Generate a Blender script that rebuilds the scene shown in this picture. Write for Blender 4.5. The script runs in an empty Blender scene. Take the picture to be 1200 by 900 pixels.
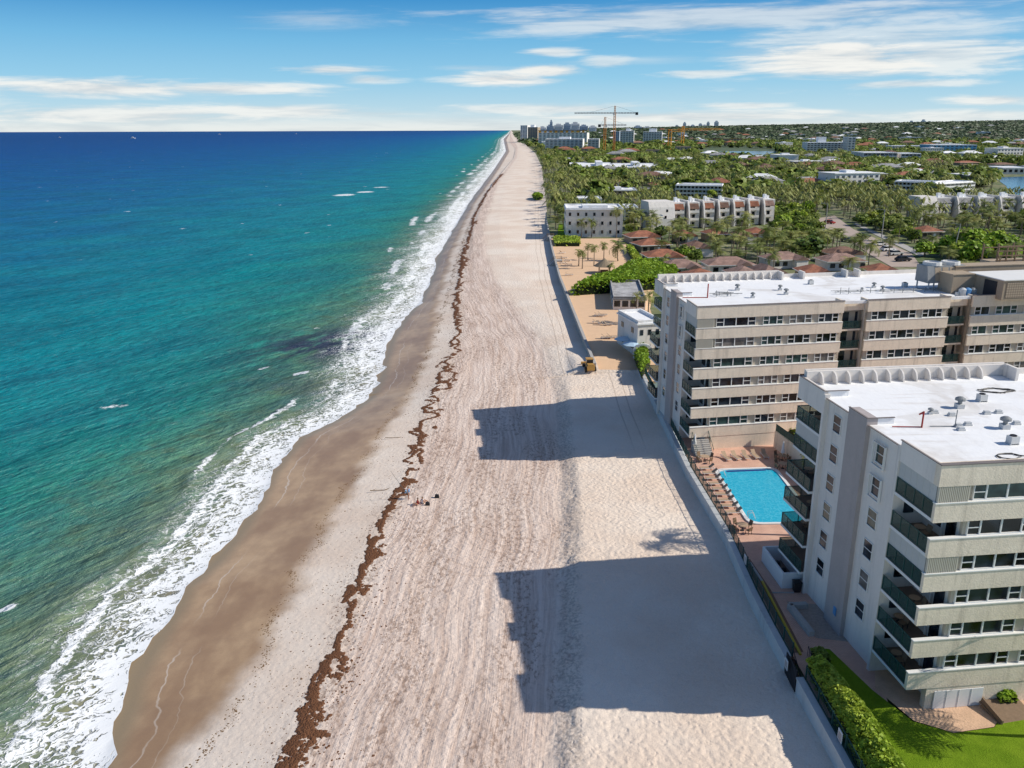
import bpy, math, random
import numpy as np
from math import sin, cos, tan, pi, radians, sqrt, atan2, hypot
random.seed(7)
rng = np.random.default_rng(7)
sc = bpy.context.scene
col = sc.collection

# ------------------------------------------------------------------ survey (camera calibration, used to read the plan off the photo)
F, PITCH, H, ROLL = 970.0, radians(17.08), 44.5, radians(0.2)
def at(x, y, z=0.0):
    dx, dy = x - 600, 450 - y
    dx, dy = dx*cos(ROLL) + dy*sin(ROLL), -dx*sin(ROLL) + dy*cos(ROLL)
    dx /= F; dy /= F
    wy, wz = cos(PITCH) + dy*sin(PITCH), -sin(PITCH) + dy*cos(PITCH)
    t = (z - H)/wz
    return (dx*t, wy*t)

# ------------------------------------------------------------------ object helpers
def tag(o, label=None, cat=None, group=None, kind=None):
    if label: o['label'] = label
    if cat: o['category'] = cat
    if group: o['group'] = group
    if kind: o['kind'] = kind
    return o
def empty(name, loc=(0, 0, 0), rz=0.0):
    o = bpy.data.objects.new(name, None); col.objects.link(o)
    o.location = loc; o.rotation_euler = (0, 0, rz); o.empty_display_size = .5
    return o
def copy_tree(o, parent=None):
    c = o.copy(); col.objects.link(c); c.parent = parent
    for ch in o.children: copy_tree(ch, c)
    return c
class MB:
    """collects faces, builds one mesh object"""
    def __init__(s, T=None): s.v = []; s.f = []; s.m = []; s.T = T
    def add(s, vs, fs, m=0):
        n = len(s.v)
        if s.T: vs = [s.T(*p) for p in vs]
        s.v += [tuple(p) for p in vs]
        s.f += [tuple(i+n for i in f) for f in fs]; s.m += [m]*len(fs)
        return s
    def box(s, x0, x1, y0, y1, z0, z1, m=0):
        return s.add([(x0,y0,z0),(x1,y0,z0),(x1,y1,z0),(x0,y1,z0),(x0,y0,z1),(x1,y0,z1),(x1,y1,z1),(x0,y1,z1)],
              [(0,3,2,1),(4,5,6,7),(0,1,5,4),(1,2,6,5),(2,3,7,6),(3,0,4,7)], m)
    def prism(s, poly, z0, z1, m=0, mtop=None):
        n = len(poly)
        vs = [(x,y,z0) for x,y in poly] + [(x,y,z1) for x,y in poly]
        s.add(vs, [tuple(range(n-1,-1,-1))] + [(i,(i+1)%n,n+(i+1)%n,n+i) for i in range(n)], m)
        s.f.append(tuple(len(s.v)-n+i for i in range(n))); s.m.append(m if mtop is None else mtop)
        return s
    def quad(s, a, b, c, d, m=0): return s.add([a,b,c,d], [(0,1,2,3)], m)
    def tube(s, p0, p1, r0, r1=None, n=8, m=0):
        r1 = r0 if r1 is None else r1
        ax = np.array(p1, float) - np.array(p0, float); L = np.linalg.norm(ax)
        if L < 1e-6: return s
        ax /= L
        h = np.array((0,0,1.)) if abs(ax[2]) < .9 else np.array((1.,0,0))
        a = np.cross(ax, h); a /= np.linalg.norm(a); b = np.cross(ax, a)
        vs = []
        for p, r in ((p0, r0), (p1, r1)):
            for k in range(n):
                t = 2*pi*k/n; vs.append(tuple(np.array(p) + (a*cos(t) + b*sin(t))*r))
        return s.add(vs, [(k,(k+1)%n,n+(k+1)%n,n+k) for k in range(n)] + [tuple(range(n-1,-1,-1)), tuple(range(n,2*n))], m)
    def lathe(s, prof, cx=0, cy=0, n=12, m=0):
        vs = []; fs = []
        for r, z in prof:
            for k in range(n):
                t = 2*pi*k/n; vs.append((cx+r*cos(t), cy+r*sin(t), z))
        for j in range(len(prof)-1):
            for k in range(n):
                fs.append((j*n+k, j*n+(k+1)%n, (j+1)*n+(k+1)%n, (j+1)*n+k))
        return s.add(vs, fs, m)
    def build(s, name, mats, parent=None, loc=None, smooth=False):
        me = bpy.data.meshes.new(name); me.from_pydata(s.v, [], s.f)
        for mt in (mats if isinstance(mats, (list, tuple)) else [mats]): me.materials.append(mt)
        me.polygons.foreach_set('material_index', s.m)
        if smooth: me.polygons.foreach_set('use_smooth', [True]*len(s.f))
        me.update()
        o = bpy.data.objects.new(name, me); col.objects.link(o)
        if parent: o.parent = parent
        if loc: o.location = loc
        return o
def np_mesh(name, V, Fq, mats, midx=None, attrs=None, smooth=False):
    V = np.asarray(V, np.float32); Fq = np.asarray(Fq, np.int32); k = Fq.shape[1]
    me = bpy.data.meshes.new(name)
    me.vertices.add(len(V)); me.vertices.foreach_set('co', V.ravel())
    me.loops.add(Fq.size); me.loops.foreach_set('vertex_index', Fq.ravel())
    me.polygons.add(len(Fq)); me.polygons.foreach_set('loop_start', np.arange(0, Fq.size, k, dtype=np.int32))
    try: me.polygons.foreach_set('loop_total', np.full(len(Fq), k, np.int32))
    except Exception: pass
    for mt in (mats if isinstance(mats, (list, tuple)) else [mats]): me.materials.append(mt)
    if midx is not None: me.polygons.foreach_set('material_index', np.asarray(midx, np.int32))
    me.polygons.foreach_set('use_smooth', np.full(len(Fq), smooth, bool))
    for an, arr in (attrs or {}).items():
        a = me.attributes.new(an, 'FLOAT', 'POINT'); a.data.foreach_set('value', np.asarray(arr, np.float32).ravel())
    me.update(calc_edges=True)
    o = bpy.data.objects.new(name, me); col.objects.link(o)
    return o
def grid_faces(nr, nc):
    i = np.arange(nr-1)[:,None]*nc + np.arange(nc-1)[None,:]
    return np.stack([i, i+1, i+nc+1, i+nc], -1).reshape(-1, 4)

# ------------------------------------------------------------------ material helpers
class NT:
    def __init__(s, tree): s.t = tree; s.L = tree.links
    def n(s, typ, **kw):
        nd = s.t.nodes.new(typ)
        for k, v in kw.items(): setattr(nd, k, v)
        return nd
    def put(s, sock, v):
        if isinstance(v, bpy.types.NodeSocket): s.L.new(v, sock)
        elif v is not None: sock.default_value = v
    def math(s, op, a, b=None, c=None, clamp=False):
        nd = s.n('ShaderNodeMath', operation=op, use_clamp=clamp)
        s.put(nd.inputs[0], a); s.put(nd.inputs[1], b); s.put(nd.inputs[2], c)
        return nd.outputs[0]
    def vmath(s, op, a, b=None):
        nd = s.n('ShaderNodeVectorMath', operation=op); s.put(nd.inputs[0], a); s.put(nd.inputs[1], b)
        return nd.outputs[0]
    def mix(s, f, a, b, blend='MIX'):
        nd = s.n('ShaderNodeMix', data_type='RGBA', blend_type=blend)
        s.put(nd.inputs[0], f); s.put(nd.inputs[6], c4(a)); s.put(nd.inputs[7], c4(b))
        return nd.outputs[2]
    def noise(s, vec, scale=1.0, detail=3.0, rough=.55, dist=0.0, color=False):
        nd = s.n('ShaderNodeTexNoise'); s.put(nd.inputs['Vector'], vec)
        nd.inputs['Scale'].default_value = scale; nd.inputs['Detail'].default_value = detail
        nd.inputs['Roughness'].default_value = rough; nd.inputs['Distortion'].default_value = dist
        return nd.outputs['Color' if color else 'Fac']
    def step(s, v, lo, hi, a=0.0, b=1.0, smooth=True):
        nd = s.n('ShaderNodeMapRange', interpolation_type='SMOOTHSTEP' if smooth else 'LINEAR')
        s.put(nd.inputs[0], v); s.put(nd.inputs[1], lo); s.put(nd.inputs[2], hi); s.put(nd.inputs[3], a); s.put(nd.inputs[4], b)
        return nd.outputs[0]
    def ramp(s, f, stops, interp='LINEAR'):
        nd = s.n('ShaderNodeValToRGB'); s.put(nd.inputs[0], f); r = nd.color_ramp; r.interpolation = interp
        while len(r.elements) < len(stops): r.elements.new(.5)
        for e, (p, c) in zip(r.elements, stops): e.position = p; e.color = c4(c)
        return nd.outputs[0]
    def attr(s, name): 
        nd = s.n('ShaderNodeAttribute', attribute_name=name); return nd.outputs['Fac']
    def pos(s): return s.n('ShaderNodeNewGeometry').outputs['Position']
    def sep(s, v):
        nd = s.n('ShaderNodeSeparateXYZ'); s.put(nd.inputs[0], v); return nd.outputs
    def comb(s, x, y, z=0.0):
        nd = s.n('ShaderNodeCombineXYZ'); s.put(nd.inputs[0], x); s.put(nd.inputs[1], y); s.put(nd.inputs[2], z); return nd.outputs[0]
    def scale(s, v, sx, sy, sz=1.0): return s.vmath('MULTIPLY', v, (sx, sy, sz))
    def bump(s, h, dist=.05, strength=1.0, normal=None):
        nd = s.n('ShaderNodeBump'); s.put(nd.inputs['Height'], h); nd.inputs['Distance'].default_value = dist
        nd.inputs['Strength'].default_value = strength; s.put(nd.inputs['Normal'], normal)
        return nd.outputs[0]
def c4(c):
    if isinstance(c, (tuple, list)) and len(c) == 3: return (*c, 1.0)
    return c
def S(r, g, b):          # sRGB 0-255 to linear
    f = lambda u: (u/255/12.92) if u/255 <= .04045 else ((u/255+.055)/1.055)**2.4
    return (f(r), f(g), f(b))
def new_mat(name):
    m = bpy.data.materials.new(name); m.use_nodes = True; t = m.node_tree; t.nodes.clear()
    nt = NT(t); out = nt.n('ShaderNodeOutputMaterial'); b = nt.n('ShaderNodeBsdfPrincipled'); t.links.new(b.outputs[0], out.inputs[0])
    nt.b = b; nt.out = out
    return m, nt
def simple(name, c, rough=.8, var=.12, scale=.8, bump=0.0, bscale=8.0, metal=0.0, spec=.3, dirt=0.0, objrand=0.0):
    m, nt = new_mat(name); p = nt.pos()
    f = nt.noise(p, scale, 4.0, .6)
    cc = nt.mix(nt.step(f, .3, .7, smooth=False), tuple(x*(1-var) for x in c), tuple(min(1, x*(1+var)) for x in c))
    f2 = nt.noise(p, scale*9, 3.0, .6)
    cc = nt.mix(.5, cc, nt.mix(nt.step(f2, .3, .7, smooth=False), tuple(x*(1-var*.8) for x in c), tuple(min(1, x*(1+var*.8)) for x in c)))
    if dirt:
        d = nt.noise(nt.scale(p, 1.2, 1.2, .12), .9, 5.0, .65)
        cc = nt.mix(nt.math('MULTIPLY', nt.step(d, .48, .8), dirt), cc, tuple(x*.45 for x in c))
    if objrand:
        oi = nt.n('ShaderNodeObjectInfo').outputs['Random']
        hs = nt.n('ShaderNodeHueSaturation'); nt.put(hs.inputs['Color'], cc)
        nt.put(hs.inputs['Value'], nt.step(oi, 0, 1, 1-objrand, 1+objrand, False)); cc = hs.outputs[0]
    nt.put(nt.b.inputs['Base Color'], cc)
    nt.b.inputs['Roughness'].default_value = rough; nt.b.inputs['Metallic'].default_value = metal
    nt.b.inputs['Specular IOR Level'].default_value = spec
    if bump: nt.put(nt.b.inputs['Normal'], nt.bump(nt.noise(p, bscale, 4.0, .7), bump))
    return m
M = {}
M['stucco'] = simple('beige_stucco', (.82,.70,.55), .9, .14, .5, .03, 7, dirt=.6)
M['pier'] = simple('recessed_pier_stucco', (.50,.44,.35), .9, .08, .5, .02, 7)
M['white_wall'] = simple('painted_white_wall', (.76,.71,.65), .8, .06, .4, .01, 9, dirt=.45)
M['grey_wall'] = simple('grey_painted_pilaster', (.43,.38,.36), .85, .10, .6, dirt=.2)
M['trim'] = simple('white_trim', (.78,.77,.73), .6, .04)
M['cap'] = simple('roof_edge_flashing', (.20,.17,.155), .6, .15)
M['slabw'] = simple('white_slab_edge', (.72,.72,.70), .7, .06)
M['shutter'] = simple('cream_shutter', (.56,.52,.43), .6, .06)
M['shutw'] = simple('pale_shutter', (.50,.51,.49), .6, .06)
M['green_metal'] = simple('dark_green_metal', (.02,.07,.062), .45, .2)
M['dark_metal'] = simple('dark_metal', (.03,.03,.035), .5, .2)
M['grey_metal'] = simple('grey_metal', (.25,.26,.26), .5, .2)
M['floor_tile'] = simple('balcony_floor', (.20,.15,.12), .8, .2, 2)
M['concrete'] = simple('concrete', (.42,.40,.37), .9, .15, .7, .02, 6, dirt=.3)
M['black'] = simple('black_plastic', (.02,.02,.022), .5, .2)
M['wood'] = simple('weathered_wood', (.22,.15,.095), .85, .25, 3)
M['orange'] = simple('orange_steel', (.85,.38,.05), .6, .12)
M['white_paint'] = simple('white_paint', (.75,.75,.74), .5, .05)
M['yellow'] = simple('yellow_paint', (.50,.36,.04), .6, .2, 3)
M['red'] = simple('red_paint', (.35,.04,.03), .6, .15)
M['blue_cloth'] = simple('blue_cloth', (.12,.30,.55), .8, .15)
M['lounger'] = simple('tan_sling_fabric', (.42,.30,.20), .8, .15)
M['trunk'] = simple('palm_trunk', (.24,.19,.14), .9, .25, 3)
M['skin'] = simple('skin', (.42,.22,.14), .6, .05)
M['thatch'] = simple('thatch', (.27,.21,.14), .95, .3, 4, .05, 9)
M['pipe_white'] = simple('white_roof_metal', (.62,.62,.60), .5, .08)
M['ctan'] = simple('tan_block', (.40,.32,.23), .9, .12, .8, .02, 5, dirt=.3)
M['towera'] = simple('tower_concrete_pale', (.84,.80,.74), .8, .08, .05)
M['blueb'] = simple('sky_blue_render', (.18,.42,.62), .8, .08, .3)
M['farb'] = simple('haze_tinted_tower', (.42,.48,.55), .9, .25, .01)  # bluish distance haze painted into the tower colour
M['farb2'] = simple('pale_haze_tinted_tower', (.66,.66,.66), .9, .2, .01)  # paler tower, distance haze likewise mixed into its colour

def glass(name, c, rough=.08, spec=.6, var=.5, scale=.5):
    m, nt = new_mat(name); p = nt.pos(); f = nt.noise(p, scale, 1.0, .5)
    nt.put(nt.b.inputs['Base Color'], nt.mix(nt.step(f, .35, .65), tuple(x*(1-var) for x in c), tuple(x*(1+var) for x in c)))
    nt.b.inputs['Roughness'].default_value = rough; nt.b.inputs['Specular IOR Level'].default_value = spec
    return m
M['curtain'] = glass('curtained_glass', (.16,.145,.13), scale=1.2, var=.3, spec=.3)
M['teal_glass'] = glass('teal_tinted_glass', (.035,.07,.065), scale=.8, var=.4, spec=.4)
M['glass'] = glass('window_glass', (.016,.022,.030), scale=.6, var=.8, spec=.4)
M['fglass'] = glass('far_window_glass', (.10,.12,.15), .3, .4)
def rail_glass():
    m, nt = new_mat('green_rail_mesh'); b = nt.b
    nt.put(b.inputs['Base Color'], c4((.025,.085,.08))); b.inputs['Roughness'].default_value = .35
    tr = nt.n('ShaderNodeBsdfTransparent'); tr.inputs[0].default_value = (.85,.95,.93,1)
    mx = nt.n('ShaderNodeMixShader'); mx.inputs[0].default_value = .42
    nt.L.new(tr.outputs[0], mx.inputs[1]); nt.L.new(b.outputs[0], mx.inputs[2]); nt.L.new(mx.outputs[0], nt.out.inputs[0])
    return m
M['rail'] = rail_glass()

def roof_white():
    m, nt = new_mat('white_roof_membrane'); p = nt.pos()
    a = nt.noise(p, .22, 5.0, .6); b_ = nt.noise(nt.scale(p, .25, 2.0, 1), .6, 4.0, .6)
    c = nt.mix(nt.step(a, .5, .75), (.87,.87,.86), (.76,.74,.71))
    c = nt.mix(nt.math('MULTIPLY', nt.step(b_, .55, .75), .35), c, (.50,.42,.34))
    pz = nt.noise(p, .11, 4.0, .55, .6); c = nt.mix(nt.math('MULTIPLY', nt.math('MULTIPLY', nt.step(pz, .56, .60), nt.step(pz, .70, .62)), .35), c, (.55,.50,.44))
    seam = nt.math('PINGPONG', nt.sep(p)[0], 1.0)
    c = nt.mix(nt.math('MULTIPLY', nt.step(seam, .985, .995), .25), c, (.40,.40,.40))
    nt.put(nt.b.inputs['Base Color'], c); nt.b.inputs['Roughness'].default_value = .7
    nt.put(nt.b.inputs['Normal'], nt.bump(nt.noise(p, 1.5, 4.0, .6), .04))
    return m
M['roof_white'] = roof_white()
def roof_tile(name, c):
    m, nt = new_mat(name); p = nt.pos(); x, y, z = nt.sep(p)
    rows = nt.math('SINE', nt.math('MULTIPLY', z, 42.0)); n1 = nt.noise(p, .5, 4.0, .6); n2 = nt.noise(p, 6.0, 2.0, .6)
    cc = nt.mix(nt.step(n1, .3, .7), tuple(v*.65 for v in c), tuple(min(1, v*1.25) for v in c))
    cc = nt.mix(nt.math('MULTIPLY', nt.step(n2, .45, .7), .45), cc, tuple(v*.4 for v in c))
    nt.put(nt.b.inputs['Base Color'], cc); nt.b.inputs['Roughness'].default_value = .85
    nt.put(nt.b.inputs['Normal'], nt.bump(nt.math('ADD', rows, n2), .06))
    return m
M['tile'] = roof_tile('terracotta_tiles', (.40,.155,.085))
M['tile_pink'] = roof_tile('faded_pink_tiles', (.38,.235,.185))
M['tile_brown'] = roof_tile('brown_tiles', (.27,.15,.105))
M['roof_grey'] = roof_tile('grey_roof', (.42,.41,.40))

def foliage(name, cs, rough=.55, trans=.0):
    m, nt = new_mat(name); p = nt.pos(); oi = nt.n('ShaderNodeObjectInfo').outputs['Random']
    n1 = nt.noise(p, .09, 3.0, .6); n2 = nt.noise(p, 1.1, 3.0, .7)
    v = nt.math('ADD', nt.math('MULTIPLY', n1, .9), nt.math('MULTIPLY', oi, .35))
    c = nt.ramp(v, [(.25, cs[0]), (.55, cs[1]), (.9, cs[2])])
    c = nt.mix(nt.math('MULTIPLY', nt.step(n2, .42, .72), .5), c, tuple(x*.35 for x in cs[0]))
    nt.put(nt.b.inputs['Base Color'], c); nt.b.inputs['Roughness'].default_value = rough; nt.b.inputs['Specular IOR Level'].default_value = .25
    tl = nt.n('ShaderNodeBsdfTranslucent'); nt.put(tl.inputs[0], nt.mix(.5, c, cs[2]))
    mx = nt.n('ShaderNodeMixShader'); mx.inputs[0].default_value = .22
    nt.L.new(nt.b.outputs[0], mx.inputs[1]); nt.L.new(tl.outputs[0], mx.inputs[2]); nt.L.new(mx.outputs[0], nt.out.inputs[0])
    return m
M['palm'] = foliage('palm_fronds', [(.10,.14,.026), (.20,.24,.055), (.46,.44,.15)])
M['leaf'] = foliage('broad_leaves', [(.065,.12,.018), (.17,.25,.035), (.38,.42,.09)])
M['bright'] = foliage('bright_leaves', [(.13,.24,.012), (.27,.42,.026), (.50,.56,.08)])
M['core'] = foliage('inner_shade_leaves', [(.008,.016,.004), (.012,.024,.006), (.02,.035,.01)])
M['wood_far'] = foliage('haze_tinted_woods', [(.075,.115,.055), (.12,.165,.075), (.21,.25,.12)])  # greens greyed to paint in the haze of distance

# ------------------------------------------------------------------ plan lines read at their own heights
ZS, ZU, ZI = -3.0, 0.9, 2.2           # sea, upper sand, inland ground
def line(pts, z, ymin=None):
    w = sorted([at(x, y, z) for x, y in pts], key=lambda p: p[1])
    X = np.array([p[0] for p in w]); Y = np.array([p[1] for p in w])
    lo = (X[2]-X[0])/(Y[2]-Y[0])
    X = np.concatenate([[X[0]-lo*(Y[0]-10)], X, [X[-1]*1.0]]); Y = np.concatenate([[10], Y, [60000]])
    return lambda y: np.interp(y, Y, X)
XW = line([(90,930),(117,900),(133,863),(150,827),(155,797),(165,780),(187,743),(207,710),(217,688),(253,657),(277,627),(300,590),(318,555),(332,535),(353,513),(400,490),(433,467),(447,440),(450,423),(460,395),(475,372),(493,353),(505,327),(514,300),(530,270),(548,240),(563,220),(580,197),(593,177),(590,163),(596,157)], ZS)
XWET = line([(180,910),(213,867),(255,813),(293,773),(325,705),(350,668),(377,613),(407,567),(433,523),(460,490),(480,447),(497,410),(505,380),(507,353),(516,327),(524,300),(536,273),(553,240),(568,220),(584,197),(596,178),(593,164),(597,157)], -2.1)
XD = line([(216,905),(223,893),(260,847),(290,817),(307,767),(333,697),(350,663),(370,637),(387,597),(417,557),(440,523),(453,490),(480,463),(493,427),(510,400),(520,365),(532,320),(548,270),(566,235),(583,205),(599,180),(595,165),(598,157)], -1.3)
XK = line([(335,903),(350,880),(360,850),(366,817),(385,790),(395,760),(402,735),(413,710),(424,678),(434,650),(447,615),(460,590),(472,565),(485,535),(496,505),(505,470),(518,445),(530,413),(538,380),(536,350),(542,313),(549,280),(558,250),(570,227),(590,203),(603,185),(604,175),(597,167),(598,158)], -.3)
XC = line([(664,905),(666,850),(668,800),(668,740),(668,680),(670,620),(668,560),(663,500),(658,455),(650,425),(637,395),(610,360),(585,327),(574,300),(570,270),(575,245),(585,215),(606,185),(607,172),(599,160)], .4)
wallpts = [(985,912),(966,876),(919.5,789),(883.5,720),(848,636),(804,560),(780,508),(747,438)]
w2pts = [(696,438),(676,385),(655,330),(646,295),(640,262)]
farpts = [(637,225),(634,195),(627,180),(612,166),(603,158)]
wl1 = [at(x, y, ZU) for x, y in wallpts]; wl2 = [at(x, y, ZU) for x, y in w2pts]; wl3 = [at(x, y, ZI) for x, y in farpts]
_w = wl1 + wl2 + wl3
_WX = np.array([wl1[0][0]] + [p[0] for p in _w] + [at(599.5,154.5,ZI)[0]*1.0]); _WY = np.array([10] + [p[1] for p in _w] + [60000])
XR = lambda y: np.interp(y, _WY, _WX)

def noise1(n, sc_, seed):
    r = np.random.default_rng(seed).normal(size=n//sc_ + 4)
    return np.interp(np.arange(n)/sc_, np.arange(len(r)), r)

# ------------------------------------------------------------------ beach
def rows_y():
    y = [38.0]
    while y[-1] < 60000:
        s = y[-1]; y.append(s + max(.45, .0052*(s-40)) if s < 1500 else s*1.06)
    return np.array(y)
RY = rows_y()
def beach_z(X, Y):
    a = XW(Y); b = XWET(Y); d = XD(Y); k = XK(Y); c = XC(Y); r = XR(Y)
    far = np.clip((Y-wl2[-1][1])/60, 0, 1)
    ramp = np.exp(-((Y-153)/9.0)**2)*1.1
    end = ZU + (1.25*far + ramp)
    wd = np.clip((Y-130)/22, 0, 5); pts = [a-60, a, k, c-1.2-wd, c+1.0+wd, np.maximum(r-3, c+1.5+wd), r+1]
    zs = [ZS-4+0*a, ZS-.02+0*a, -.3+0*a, .05+0*a, .75+0*a, ZU-.05+far*.6+ramp*.6, end]
    out = np.empty_like(X)
    for i in range(len(pts)-1):
        t = (X-pts[i])/np.maximum(pts[i+1]-pts[i], .5)
        m = (X >= pts[i]); out[m] = (zs[i] + (zs[i+1]-zs[i])*np.clip(t, 0, 1))[m]
    out[X < pts[0]] = ZS-4
    return out
def vnoise(X, Y, sx, sy, seed, n=256):
    g = np.random.default_rng(seed).random((n, n)); u = X/sx; v = Y/sy
    i = np.floor(u).astype(int); j = np.floor(v).astype(int); fu = u-i; fv = v-j
    fu = fu*fu*(3-2*fu); fv = fv*fv*(3-2*fv); i %= n; j %= n; i1 = (i+1) % n; j1 = (j+1) % n
    return (g[i,j]*(1-fu)+g[i1,j]*fu)*(1-fv) + (g[i,j1]*(1-fu)+g[i1,j1]*fu)*fv
def make_beach():
    nc = 190; Y = np.repeat(RY[:,None], nc, 1)
    t = np.linspace(0, 1, nc)[None,:]
    a = XW(Y) - 30; r = XR(Y) + .9
    X = a + (r-a)*t
    Z = beach_z(X, Y)
    near = np.clip(1-(Y-60)/260, 0, 1)
    c = X - XC(Y); land = 1/(1+np.exp(-(X-XD(Y))*2))
    Z += near*land*(.35+.65/(1+np.exp(-(X-XK(Y))*2)))*((vnoise(X, Y, 1.3, 1.6, 1)-.5)*.055 + (vnoise(X, Y, .62, .7, 2)-.5)*.06)
    tr = np.exp(-((c+8)/5.0)**2)
    Z += near*tr*(vnoise(c*1.0, Y, .7, 14, 3)-.5)*.14
    Z += near**2*np.exp(-(c/1.0)**2)*(vnoise(X, Y, .5, .6, 4)-.45)*.5
    at_ = dict(s=X-XW(Y), wet=X-XWET(Y), deb=X-XD(Y), wr=X-XK(Y), sc=c, rt=X-XR(Y))
    # material
    m, nt = new_mat('beach_sand'); p = nt.pos(); x, y, z = nt.sep(p)
    n_big = nt.noise(p, .05, 4.0, .6); n_m = nt.noise(p, .5, 5.0, .65); n_s = nt.noise(p, 3.2, 4.0, .7)
    dry = nt.mix(nt.step(n_big, .35, .65), S(229,208,188), S(241,226,209))
    # raked zone between wrack and scarp : pinker, streaked along shore
    sc_ = nt.attr('sc'); wr = nt.attr('wr')
    zone = nt.math('MULTIPLY', nt.step(wr, -.5, 2.5), nt.step(sc_, 1.0, -3.0))
    wob = nt.math('MULTIPLY', nt.math('SUBTRACT', nt.noise(p, .05, 2.0, .5), .5), 3.5)
    st = nt.noise(nt.comb(nt.math('MULTIPLY', nt.math('ADD', sc_, wob), 1.5), nt.math('MULTIPLY', y, .05)), 1.0, 6.0, .75)
    st = nt.math('ADD', nt.math('MULTIPLY', st, .94), nt.math('MULTIPLY', nt.noise(p, 1.4, 5.0, .7), .06))
    st2 = nt.noise(nt.comb(nt.math('MULTIPLY', wr, .35), nt.math('MULTIPLY', y, .02)), 1.0, 3.0, .6)
    raked = nt.mix(nt.step(st, .36, .62), S(184,157,142), S(236,216,202))
    raked = nt.mix(nt.math('MULTIPLY', nt.step(st2, .45, .7), .45), raked, S(222,192,170))
    base = nt.mix(nt.math('MULTIPLY', zone, .75), dry, raked)
    # debris flecks
    fl = nt.noise(nt.scale(p, 1.0, .55, 1), 2.3, 5.0, .8); flz = nt.noise(nt.comb(nt.math('MULTIPLY', wr, .22), nt.math('MULTIPLY', y, .05)), 1.0, 3.0, .6)
    fleck = nt.math('MULTIPLY', nt.step(fl, .50, .57), nt.math('MULTIPLY', nt.step(flz, .44, .54), nt.math('MULTIPLY', nt.step(wr, -4.0, 1.0), nt.step(sc_, .5, -2.0))))
    base = nt.mix(nt.math('MULTIPLY', fleck, .55), base, S(128,98,78))
    arcs = None
    for (ax_, ay_, r_) in ((596,622,3.4),(568,640,4.6),(560,470,7.0)):
        cx_, cy_ = at(ax_, ay_, 0); dv_ = nt.vmath('SUBTRACT', p, (cx_, cy_, 0)); X_, Y_, Z_ = nt.sep(dv_)
        rr_ = nt.math('SQRT', nt.math('ADD', nt.math('MULTIPLY', X_, X_), nt.math('MULTIPLY', Y_, Y_)))
        for k_a in (0, 1.7):
            q_ = nt.step(nt.math('ABSOLUTE', nt.math('SUBTRACT', rr_, r_+k_a)), .22, .08)
            q_ = nt.math('MULTIPLY', q_, nt.step(nt.math('ADD', X_, nt.math('MULTIPLY', Y_, .4)), r_*.2, -r_*.3)); arcs = q_ if arcs is None else nt.math('MAXIMUM', arcs, q_)
    base = nt.mix(nt.math('MULTIPLY', arcs, .22), base, S(158,132,112))
    # scarp rubble
    rb = nt.math('MULTIPLY', nt.step(nt.math('ABSOLUTE', nt.math('ADD', sc_, nt.math('MULTIPLY', nt.math('SUBTRACT', n_m, .5), 2.5))), 1.4, .5), nt.step(n_s, .42, .60))
    rb = nt.math('MULTIPLY', rb, nt.step(y, 120.0, 230.0, 1.0, .15))
    base = nt.mix(nt.math('MULTIPLY', rb, .45), base, S(120,108,100))
    # wheel tracks near the wall
    rt = nt.attr('rt')
    trk = nt.math('ADD', rt, nt.math('MULTIPLY', nt.noise(nt.comb(0.0, nt.math('MULTIPLY', y, .03)), 1.0, 1.0, .5), 1.2))
    t1 = nt.math('ADD', nt.step(nt.math('ABSOLUTE', nt.math('ADD', trk, 3.2)), .16, .05), nt.step(nt.math('ABSOLUTE', nt.math('ADD', trk, 4.9)), .16, .05))
    tz = nt.math('MULTIPLY', t1, nt.step(y, 105.0, 125.0))
    base = nt.mix(nt.math('MULTIPLY', tz, .4), base, S(150,130,112))
    # damp and wet sand
    s = nt.attr('s'); wet = nt.attr('wet'); deb = nt.attr('deb')
    wn = nt.math('ADD', wet, nt.math('MULTIPLY', nt.math('SUBTRACT', nt.noise(p, .16, 4.0, .6), .5), 6.0))
    damp = nt.step(wn, 3.2, -.2)
    pat = nt.noise(nt.scale(p, 1, .6, 1), .13, 4.0, .6)
    wetc = nt.mix(nt.step(pat, .35, .65), S(166,134,102), S(202,170,132))
    wetc = nt.mix(nt.math('MULTIPLY', nt.step(n_m, .35, .7), .3), wetc, S(146,116,90))
    wetc = nt.mix(nt.step(s, 2.4, .2), wetc, S(158,138,108))
    base = nt.mix(damp, base, wetc)
    # swash lines
    ln = nt.math('ADD', s, nt.math('MULTIPLY', nt.math('SUBTRACT', nt.noise(nt.comb(nt.math('MULTIPLY', x, .1), nt.math('MULTIPLY', y, .12)), 1.0, 4.0, .6), .5), 4.0))
    l1 = nt.step(nt.math('ABSOLUTE', nt.math('SUBTRACT', ln, 3.2)), .13, .03)
    l2 = nt.step(nt.math('ABSOLUTE', nt.math('SUBTRACT', ln, 5.0)), .08, .02)
    ll = nt.math('MULTIPLY', nt.math('ADD', l1, nt.math('MULTIPLY', l2, .5)), nt.step(nt.noise(nt.comb(0.0, nt.math('MULTIPLY', y, .06)), 1.0, 2.0, .5), .4, .55))
    base = nt.mix(nt.math('MULTIPLY', ll, .6), base, S(225,212,195))
    fine = nt.noise(p, 9.0, 3.0, .7)
    base = nt.mix(nt.math('MULTIPLY', nt.step(fine, .35, .6, 1.0, 0.0), .14), base, S(120,100,84))
    nt.put(nt.b.inputs['Base Color'], base)
    nt.put(nt.b.inputs['Roughness'], nt.step(wn, -.5, 3.0, .34, .95)); nt.b.inputs['Specular IOR Level'].default_value = .3
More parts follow.
